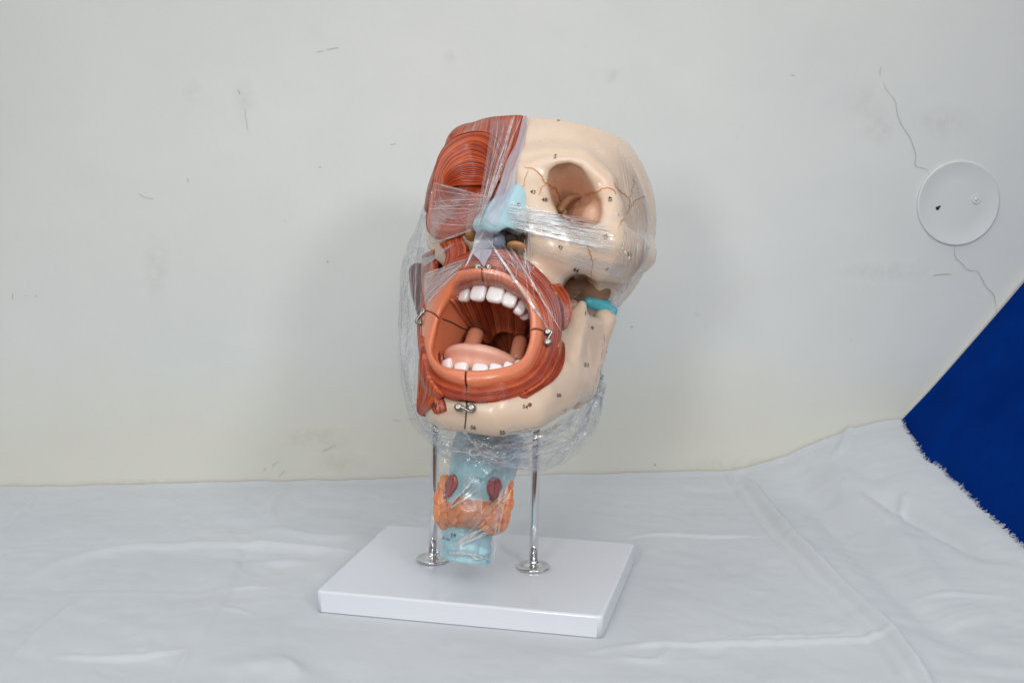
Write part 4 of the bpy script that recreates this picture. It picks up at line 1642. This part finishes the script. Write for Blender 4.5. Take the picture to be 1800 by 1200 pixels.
lq = lambda B, *a: B.chain([(lp(u, v, 0) * np.array([1, 0, 1]) + np.array([0, y, 0]), r_) for u, v, y, r_ in a])
LAR = []
v, f = lsdf(lambda B: smax(smin(lq(flat(B, 1.3), (856, 765, 0, 54), (850, 800, 0, 58), (842, 838, 0, 54)), lq(flat(B, 1.2), (905, 778, 20, 16), (892, 838, 14, 14)), 14), -lq(B, (856, 735, -40, 26), (858, 760, -60, 20)), 6), (-110, -90, 0), (120, 90, 175))
mesh_obj('throat_membrane', l2w(v), f, BLUE2, MODEL); LAR.append((l2w(v), f))
v, f = lsdf(lambda B: smin(smin(lq(flat(B, 1.1), (838, 838, -6, 50), (826, 878, -4, 42)), lq(B, (838, 845, -46, 12), (828, 880, -42, 12)), 22), lq(B, (882, 838, -2, 16), (872, 872, -4, 14)), 12), (-95, -90, -70), (105, 70, 120))
lar = mesh_obj('larynx', l2w(v), f, BLUE, MODEL); LAR.append((l2w(v), f))


def trach(B):
    d = lq(flat(B, 1.05), (822, 900, 6, 44), (816, 1010, 6, 47))
    d = d + 3.2 * (.5 + .5 * np.cos((B.Z + 9) * 2 * math.pi / 24)) ** 2 - 1.0
    d = smax(d, -(B.Z - lp(816, 985)[2]), 3)
    return smax(d, -lq(flat(B, 1.05), (816, 940, 6, 38), (816, 1020, 6, 40)), 3)


v, f = lsdf(trach, (-85, -75, -150), (75, 85, 20))
tra = mesh_obj('windpipe', l2w(v), f, BLUE, MODEL); LAR.append((l2w(v), f))
v, f = lsdf(lambda B: smin(smin(lq(B, (782, 846, 8, 12), (780, 880, 4, 20), (786, 912, -2, 20)), lq(B, (786, 905, -10, 22), (826, 892, -36, 31), (866, 910, -18, 26)), 14), lq(B, (868, 910, -10, 26), (882, 884, -2, 22), (892, 850, 4, 12)), 14), (-90, -80, -80), (95, 50, 60), 2.0)
rg = np.random.default_rng(12)
sd = v[rg.choice(len(v), 90, replace=False)]
dm = np.sort(np.linalg.norm(v[:, None, :] - sd[None], axis=2), axis=1)
gap_ = dm[:, 1] - dm[:, 0]
lum = np.exp(-(gap_ / 3.0) ** 2)
Nv = np.zeros_like(v)
e1, e2 = v[f[:, 1]] - v[f[:, 0]], v[f[:, 3]] - v[f[:, 0]]
fnm = np.cross(e1, e2)
for k in range(4):
    for d in range(3):
        Nv[:, d] += np.bincount(f[:, k], fnm[:, d], len(v))
Nv /= np.linalg.norm(Nv, axis=1)[:, None] + 1e-9
v = v - Nv * (lum * 2.6)[:, None]
GL, nt, b = mat('gland_paint')
gv_ = N(nt, 'ShaderNodeAttribute', attribute_name='groove').outputs['Fac']
col = ramp(nt, noise(nt, 60, 3), [(.3, (.74, .24, .075)), (.7, (.82, .31, .11))])
col = mixc(nt, ramp(nt, gv_, [(.72, (0, 0, 0)), (.95, (.75, .75, .75))]), col, (.55, .06, .02))
nt.links.new(col, b.inputs['Base Color'])
b.inputs['Roughness'].default_value = .3
b.inputs['Coat Weight'].default_value = .3
gland = mesh_obj('thyroid_gland', l2w(v), f, GL, MODEL, True, {'groove': lum}); LAR.append((l2w(v), f))
S_lar = Surf(LAR)
for g, sd_ in (([[(790, 836), (782, 852), (781, 874)], [(796, 833), (793, 852), (787, 874)], [(801, 838), (803, 853), (793, 868)]], 21), ([[(861, 843), (857, 860), (863, 876)], [(870, 838), (869, 858), (866, 880)], [(879, 843), (883, 857), (872, 879)]], 22)):
    ribbed('larynx_muscle', g, 8, S_lar, MUSCD, MODEL, gap=.003, amp=.0008, iters=4, seg=20, per=5, seed=sd_, thick=.008, bulge=.0015)
lettering([('59', 797, 941, 8, 6)], S_lar, tra)

# ------------------------------------------------------------------ clear stretch film round the head, foam strip, film round the throat
S_head = Surf([(SKV, SKF), (MDV, MDF), (MSV, MSF), (NSV, NSF)] + LAID + lips)
hb0 = h2w((0, 0, -300))
FILM = thing('stretch_film', 'crinkled clear stretch film wound tightly round the head and jaw of the model', 'plastic film', tuple(hb0))
FSURF = []


def film(guides, mt, n=36, m=44, gap=.003, iters=60, surf=None, parent=None, zoff=None, wr=0., wk=(6, 9), seed=0, fade=(0, 0, 0, 0), zlim=None, zfix=None, name='film_sheet', wspec=1.0):
    """guides run along the pull of the film; zoff adds depth (m) per guide, zfix replaces it"""
    surf = surf or S_head
    parent = parent or FILM
    UV = between([[(q[0], q[1]) for q in g] for g in guides], n, m)
    if zfix is None:
        z = membrane(UV, surf, gap, iters, zlim)
        if zoff is not None:
            z = z + np.interp(np.linspace(0, 1, n), np.linspace(0, 1, len(zoff)), zoff)[:, None]
    else:
        z = between([[(q[0], q[1], q[2]) for q in g] for g in guides], n, m)[..., 2]
        hit = surf.depth(UV)
        z = np.where(np.isfinite(hit) & (hit > 1.2), np.minimum(z, hit - gap), z)
    P = unproj(UV, z)
    a, b_ = np.meshgrid(np.linspace(0, 1, n), np.linspace(0, 1, m), indexing='ij')
    if wr:
        Nn = gnormals(P)
        w = np.abs(noise2(a * wk[0] + 9, b_ * wk[1], seed)) * -1 + .5 * np.abs(noise2(a * wk[0] * 2.3 + b_ * 3, b_ * wk[1] * 2.1 + a * 4, seed + 1)) * -1 + .12 * noise2(a * wk[0] * 5, b_ * wk[1] * 5, seed + 2)
        P = P + Nn * (wr * w)[..., None]
    e = np.ones((n, m))
    for q, (f_, x) in enumerate(zip(fade, (a, 1 - a, b_, 1 - b_))):
        if f_:
            e = e * np.clip(x / f_, 0, 1)
    Fc = grid_faces(n, m)
    o = mesh_obj(name, P.reshape(-1, 3), Fc, mt, parent, True, {'edge': e.ravel()}, np.stack([b_.ravel(), a.ravel()], 1))
    FSURF.append((P.reshape(-1, 3), Fc))
    return o


FM_BAND = film_mat('film_tight_white', .62, 1.2, 24, .09, .0009, thr=(.52, .70))
FM_SOFT = film_mat('film_milky', .24, 1.6, 26, .03, .0006, fres=.25, thr=(.05, .85), white=(.72, .70, .74))
FM_FAINT = film_mat('film_faint', .16, 1.8, 24, .045, .0010, thr=(.48, .72))
FM_MOUTH = film_mat('film_mouth', .24, 1.2, 30, .02, .0006, thr=(.50, .70))
FM_SKULL = film_mat('film_skull', .26, 1.5, 14, .05, .0012, thr=(.46, .74), white=(.80, .80, .82))
FM_BAG = film_mat('film_crinkled', .36, 5, 6, .10, .0022, thr=(.35, .8), rough=.10, fres=.35)
FM_SIDE = film_mat('film_side', .40, 1.6, 9, .05, .0011, thr=(.40, .72), rough=.10, white=(.74, .77, .78), fres=.35)
FM_LAR = film_mat('film_throat', .20, 3, 9, .04, .0016, thr=(.48, .74), rough=.09)
FOAM = film_mat('foam_strip', .62, 2, 3, .01, .0004, thr=(.1, .5), white=(.74, .74, .84), rough=.4)
FOAM2 = film_mat('foam_strip_thick', .85, 2, 3, .01, .0004, thr=(.05, .3), white=(.70, .70, .80), rough=.4)


def crease_glint_mat(name, alpha, col=(.93, .94, .96)):
    m, nt, b = mat(name)
    nt.nodes.remove(b)
    tr = N(nt, 'ShaderNodeBsdfTransparent')
    df = N(nt, 'ShaderNodeBsdfDiffuse')
    df.inputs[0].default_value = (*col, 1)
    gl = N(nt, 'ShaderNodeBsdfGlossy')
    gl.inputs['Roughness'].default_value = .25
    mm = N(nt, 'ShaderNodeMixShader')
    mm.inputs[0].default_value = .45
    nt.links.new(df.outputs[0], mm.inputs[1])
    nt.links.new(gl.outputs[0], mm.inputs[2])
    m2 = N(nt, 'ShaderNodeMixShader')
    nt.links.new(ramp(nt, noise(nt, 90, 3), [(.3, (alpha * .3,) * 3), (.65, (alpha,) * 3)]), m2.inputs[0])
    nt.links.new(tr.outputs[0], m2.inputs[1])
    nt.links.new(mm.outputs[0], m2.inputs[2])
    nt.links.new(m2.outputs[0], nt.nodes['Material Output'].inputs[0])
    return m


CREASE_GLINT = crease_glint_mat('film_crease_glint', .85)  # white of the fold ribbons also paints in the film's bright glints
CREASE_GLINT2 = crease_glint_mat('film_crease_glint_soft', .45)

# foam strip down the middle of the face, under the film
STRIP = thing('foam_strip', 'thin white packing foam strip down the midline from forehead over the blue nose', 'foam strip', tuple(h2w((0, 150, 0))))
film([[(920, 204), (907, 252), (890, 285), (876, 330), (850, 385)], [(930, 205), (920, 255), (908, 300), (902, 335), (872, 398)]], FOAM, 16, 44, .0022, 30, S_head, STRIP, name='strip_sheet')
film([[(838, 404), (833, 425), (831, 444), (842, 456), (849, 468)], [(868, 404), (867, 425), (864, 444), (857, 456), (852, 468)]], FOAM2, 12, 26, .003, 60, S_head, STRIP, name='strip_end')

film([[(886, 350), (960, 370), (1064, 388)], [(886, 372), (970, 390), (1078, 412)], [(890, 394), (980, 418), (1104, 446)], [(900, 408), (980, 430), (1108, 462)]], FM_BAND, 44, 60, .003, 90, fade=(.03, .35, .10, .22))
film([[(905, 412), (990, 436), (1120, 470)], [(925, 445), (1000, 470), (1100, 494)]], FM_FAINT, 24, 50, .002, 40, fade=(.2, .2, .1, .1))
film([[(762, 321), (800, 329), (856, 346)], [(756, 350), (800, 360), (852, 375)], [(751, 388), (800, 395), (848, 396)], [(752, 428), (792, 420), (846, 398)]], FM_SOFT, 40, 50, .003, 60)
film([[(745, 480), (780, 469), (822, 453)], [(745, 510), (775, 491), (815, 466)], [(747, 541), (768, 513), (802, 482)]], FM_SOFT, 30, 40, .003, 60)
film([[(742, 455), (760, 448), (790, 430)], [(744, 470), (765, 455), (800, 428)]], FM_FAINT, 10, 30, .003, 20)
film([[(866, 206), (851, 300), (834, 400)], [(885, 205), (868, 300), (846, 388)], [(918, 206), (892, 285), (862, 352)]], FM_SOFT, 30, 60, .003, 60, fade=(0, .4, .05, .1))
film([[(1042, 236), (1078, 320), (1084, 430), (1068, 490)], [(1090, 262), (1118, 350), (1122, 440), (1098, 492)], [(1112, 280), (1144, 370), (1143, 440), (1104, 515)]], FM_SKULL, 36, 60, .003, 60, fade=(.5, 0, .2, .1))
film([[(792, 492), (802, 520), (812, 552)], [(850, 474), (856, 520), (866, 566)], [(900, 486), (905, 530), (902, 574)], [(948, 530), (936, 560), (926, 592)]], FM_MOUTH, 60, 40, .003, 120, fade=(.05, .05, 0, .35))
film([[(836, 404), (828, 440), (806, 484)], [(870, 404), (868, 440), (868, 474)], [(918, 400), (926, 450), (948, 522)]], FM_FAINT, 44, 44, .003, 90, fade=(0, .2, .1, .2))
film([[(900, 440), (945, 492), (972, 560), (984, 592)], [(955, 486), (990, 528), (1004, 560), (1000, 588)]], FM_SOFT, 30, 50, .003, 60, fade=(.5, 0, .6, 0))

# loose film standing off at the left side, folding round behind
zin = 1.60
film([[(757, 318, 1.615), (738, 385, 1.64), (722, 430, 1.66), (707, 480, 1.67), (703, 560, 1.665), (704, 640, 1.655), (714, 700, 1.64), (730, 748, 1.62), (772, 792, 1.60)],
      [(760, 320, 1.600), (744, 388, 1.615), (733, 440, 1.625), (722, 488, 1.63), (717, 560, 1.625), (717, 640, 1.61), (723, 700, 1.60), (740, 750, 1.585), (786, 796, 1.575)],
      [(764, 322, 1.590), (752, 395, 1.600), (748, 450, 1.605), (742, 500, 1.60), (741, 560, 1.59), (738, 640, 1.575), (733, 700, 1.565), (752, 752, 1.56), (806, 788, 1.565)]], FM_SIDE, 34, 110, .002, zfix=True, wr=.003, wk=(3, 8), seed=4)
film([[(757, 318, 1.615), (738, 385, 1.64), (721, 430, 1.66), (706, 480, 1.67), (702, 560, 1.665), (703, 640, 1.655), (713, 700, 1.64), (729, 748, 1.62), (771, 793, 1.60)],
      [(762, 330, 1.66), (750, 390, 1.69), (730, 440, 1.71), (722, 490, 1.72), (724, 560, 1.72), (720, 640, 1.70), (730, 700, 1.68), (748, 748, 1.65), (790, 780, 1.63)]], FM_SIDE, 20, 110, .002, zfix=True, wr=.002, wk=(3, 8), seed=9)
# a turned-up corner on the left
film([[(712, 431, 1.66), (724, 434, 1.64), (745, 436, 1.62)], [(704, 470, 1.67), (722, 462, 1.65), (742, 460, 1.62)]], FM_SIDE, 12, 24, .002, zfix=True, wr=.002, wk=(3, 5), seed=3)
# crumpled film under the jaw
film([[(734, 728, 1.575), (770, 748, 1.56), (820, 757, 1.535), (880, 764, 1.535), (940, 760, 1.575), (985, 742, 1.60), (1026, 700, 1.63), (1050, 630, 1.65)],
      [(742, 758, 1.58), (785, 782, 1.565), (830, 790, 1.518), (880, 796, 1.518), (935, 794, 1.565), (988, 780, 1.60), (1036, 735, 1.63), (1056, 660, 1.65)],
      [(764, 789, 1.585), (800, 810, 1.565), (850, 824, 1.522), (900, 820, 1.522), (945, 826, 1.57), (990, 806, 1.60), (1032, 762, 1.63), (1057, 690, 1.65)]], FM_BAG, 60, 130, .002, zfix=True, wr=.007, wk=(3, 6), seed=14)
film([[(764, 790, 1.586), (800, 811, 1.566), (850, 825, 1.523), (900, 821, 1.523), (945, 827, 1.571), (990, 807, 1.601), (1032, 763, 1.631), (1058, 690, 1.651)],
      [(780, 770, 1.64), (830, 790, 1.65), (880, 790, 1.65), (930, 785, 1.65), (985, 770, 1.67), (1020, 740, 1.69), (1045, 690, 1.70), (1050, 640, 1.70)]], FM_BAG, 30, 110, .002, zfix=True, wr=.006, wk=(3, 7), seed=18)
film([[(1060, 560, 1.63), (1056, 620, 1.64), (1052, 690, 1.64), (1020, 745, 1.61)], [(1070, 590, 1.65), (1061, 650, 1.66), (1046, 720, 1.65), (1012, 790, 1.61)]], FM_BAG, 16, 50, .002, zfix=True, wr=.003, wk=(3, 8), seed=21)
film([[(1120, 495, 1.60), (1098, 525, 1.61), (1086, 560, 1.63)], [(1092, 492, 1.59), (1080, 520, 1.595), (1070, 545, 1.61)]], FM_SKULL, 16, 30, .002, zfix=True, wr=.001, wk=(3, 3), seed=25)

S_film = Surf(FSURF)
S_fh = Surf(FSURF + [(SKV, SKF), (MDV, MDF)] + LAID + lips)


def strands(A0, A1, B0, B1, n, w, mt, seed, bow=3., part=None, surf=None, short=.0):
    r = np.random.default_rng(seed)
    mb = MB()
    for k in range(n):
        a, b_ = r.random(), 0
        b_ = np.clip(a + .18 * r.normal(), 0, 1)
        p = np.array(A0) * (1 - a) + np.array(A1) * a
        q = np.array(B0) * (1 - b_) + np.array(B1) * b_
        t0, t1 = (0, 1) if r.random() > short else sorted(r.random(2))
        p, q = p + (q - p) * t0, p + (q - p) * t1
        if np.linalg.norm(q - p) < 8:
            continue
        d = (q - p) / np.linalg.norm(q - p)
        mid = (p + q) / 2 + np.array([-d[1], d[0]]) * r.normal() * bow
        try:
            V, Fc = ribbon(surf or S_fh, [p, mid, q], w * (.5 + r.random()), n=max(6, int(np.linalg.norm(q - p) / 5)), lift=.0008)
        except Exception:
            continue
        if Fc:
            mb.add(V, Fc)
    o = mb.build('crease_glint', mt, part or FILM)  # flat ribbons: film folds together with painted glints
    o['kind'] = 'stuff'
    return o


strands((890, 362), (905, 405), (1010, 378), (1055, 436), 34, 1.5, CREASE_GLINT, 1, short=.5)
strands((892, 372), (900, 400), (1060, 388), (1100, 446), 26, 1.0, CREASE_GLINT, 2, short=.4)
strands((866, 205), (922, 205), (836, 400), (860, 356), 16, 1.0, CREASE_GLINT2, 3, short=.3)
strands((845, 400), (905, 408), (905, 470), (935, 480), 16, .9, CREASE_GLINT2, 4, short=.2)
strands((918, 392), (934, 392), (918, 470), (938, 474), 12, 1.1, CREASE_GLINT, 5, short=.5, bow=1.5)
strands((846, 404), (850, 408), (960, 574), (968, 584), 3, 1.8, CREASE_GLINT, 6, bow=4)
strands((890, 430), (905, 445), (975, 565), (990, 590), 12, .9, CREASE_GLINT2, 7, short=.4)
strands((757, 325), (752, 420), (852, 346), (848, 396), 14, 1.0, CREASE_GLINT2, 8, short=.3)
strands((763, 321), (763, 322), (856, 345), (856, 346), 1, 2.2, CREASE_GLINT2, 9, bow=.5)
strands((752, 427), (753, 429), (800, 418), (846, 398), 2, 1.6, CREASE_GLINT2, 10, bow=1)
strands((746, 482), (748, 540), (820, 454), (802, 482), 10, 1.4, CREASE_GLINT2, 11, bow=1)
strands((856, 395), (858, 398), (818, 470), (824, 462), 3, 2.0, CREASE_GLINT, 12, bow=5)
strands((800, 500), (930, 520), (815, 555), (915, 590), 26, .7, CREASE_GLINT2, 13, short=.2, bow=2)
strands((835, 440), (925, 455), (800, 490), (940, 525), 22, .8, CREASE_GLINT2, 14, short=.5, bow=2)
strands((1085, 250), (1120, 300), (1110, 380), (1142, 400), 9, .9, CREASE_GLINT2, 15, short=.4)
strands((1092, 400), (1142, 405), (1092, 470), (1130, 470), 16, 1.1, CREASE_GLINT2, 16, short=.6, bow=1)
strands((1000, 420), (1000, 470), (1120, 455), (1090, 490), 14, .6, CREASE_GLINT2, 17, short=.4, bow=1)
strands((745, 430), (706, 480), (735, 700), (704, 640), 22, 1.2, CREASE_GLINT2, 18, short=.75, bow=6)
strands((704, 500), (712, 500), (716, 700), (735, 745), 26, 1.5, CREASE_GLINT, 19, short=.85, bow=4)
strands((735, 735), (800, 800), (820, 765), (900, 815), 40, 1.6, CREASE_GLINT, 20, short=.85, bow=6)
strands((850, 770), (860, 815), (990, 745), (1040, 760), 50, 1.7, CREASE_GLINT, 21, short=.9, bow=8)
strands((1000, 790), (1030, 740), (1040, 640), (1056, 640), 12, 1.0, CREASE_GLINT, 22, short=.7, bow=5)
strands((900, 205), (905, 205), (838, 395), (842, 398), 2, 2.0, CREASE_GLINT2, 23, bow=2)

# film round the throat
TF = thing('stretch_film', 'clear stretch film twisted round the blue windpipe and orange gland below the jaw', 'plastic film', tuple(W(820, 985, 1.55)))
FSURF.clear()
film([[(786, 775), (774, 850), (766, 930), (766, 990)], [(830, 770), (822, 850), (812, 930), (812, 992)], [(870, 770), (862, 850), (850, 930), (846, 994)], [(916, 780), (900, 850), (888, 930), (868, 996)]], FM_LAR, 50, 90, .003, 70, S_lar, TF, wr=.0012, wk=(9, 7), seed=30)
film([[(815, 835), (814, 885), (818, 925), (832, 950)], [(842, 838), (848, 880), (842, 925), (838, 952)]], FM_SOFT, 12, 40, .005, 40, S_lar, TF)
S_tf = Surf(FSURF)
strands((830, 838), (860, 860), (785, 885), (800, 900), 16, 1.2, CREASE_GLINT, 40, short=.5, part=TF, surf=S_tf)
strands((895, 850), (880, 920), (800, 955), (812, 958), 18, 1.1, CREASE_GLINT2, 41, short=.4, part=TF, surf=S_tf)
strands((845, 925), (860, 935), (796, 956), (806, 960), 8, 2.0, CREASE_GLINT, 42, part=TF, surf=S_tf)
strands((790, 968), (790, 976), (850, 972), (860, 985), 8, 2.0, CREASE_GLINT, 43, short=.6, part=TF, surf=S_tf)
strands((880, 840), (895, 845), (868, 980), (866, 992), 8, 1.2, CREASE_GLINT2, 44, part=TF, surf=S_tf)
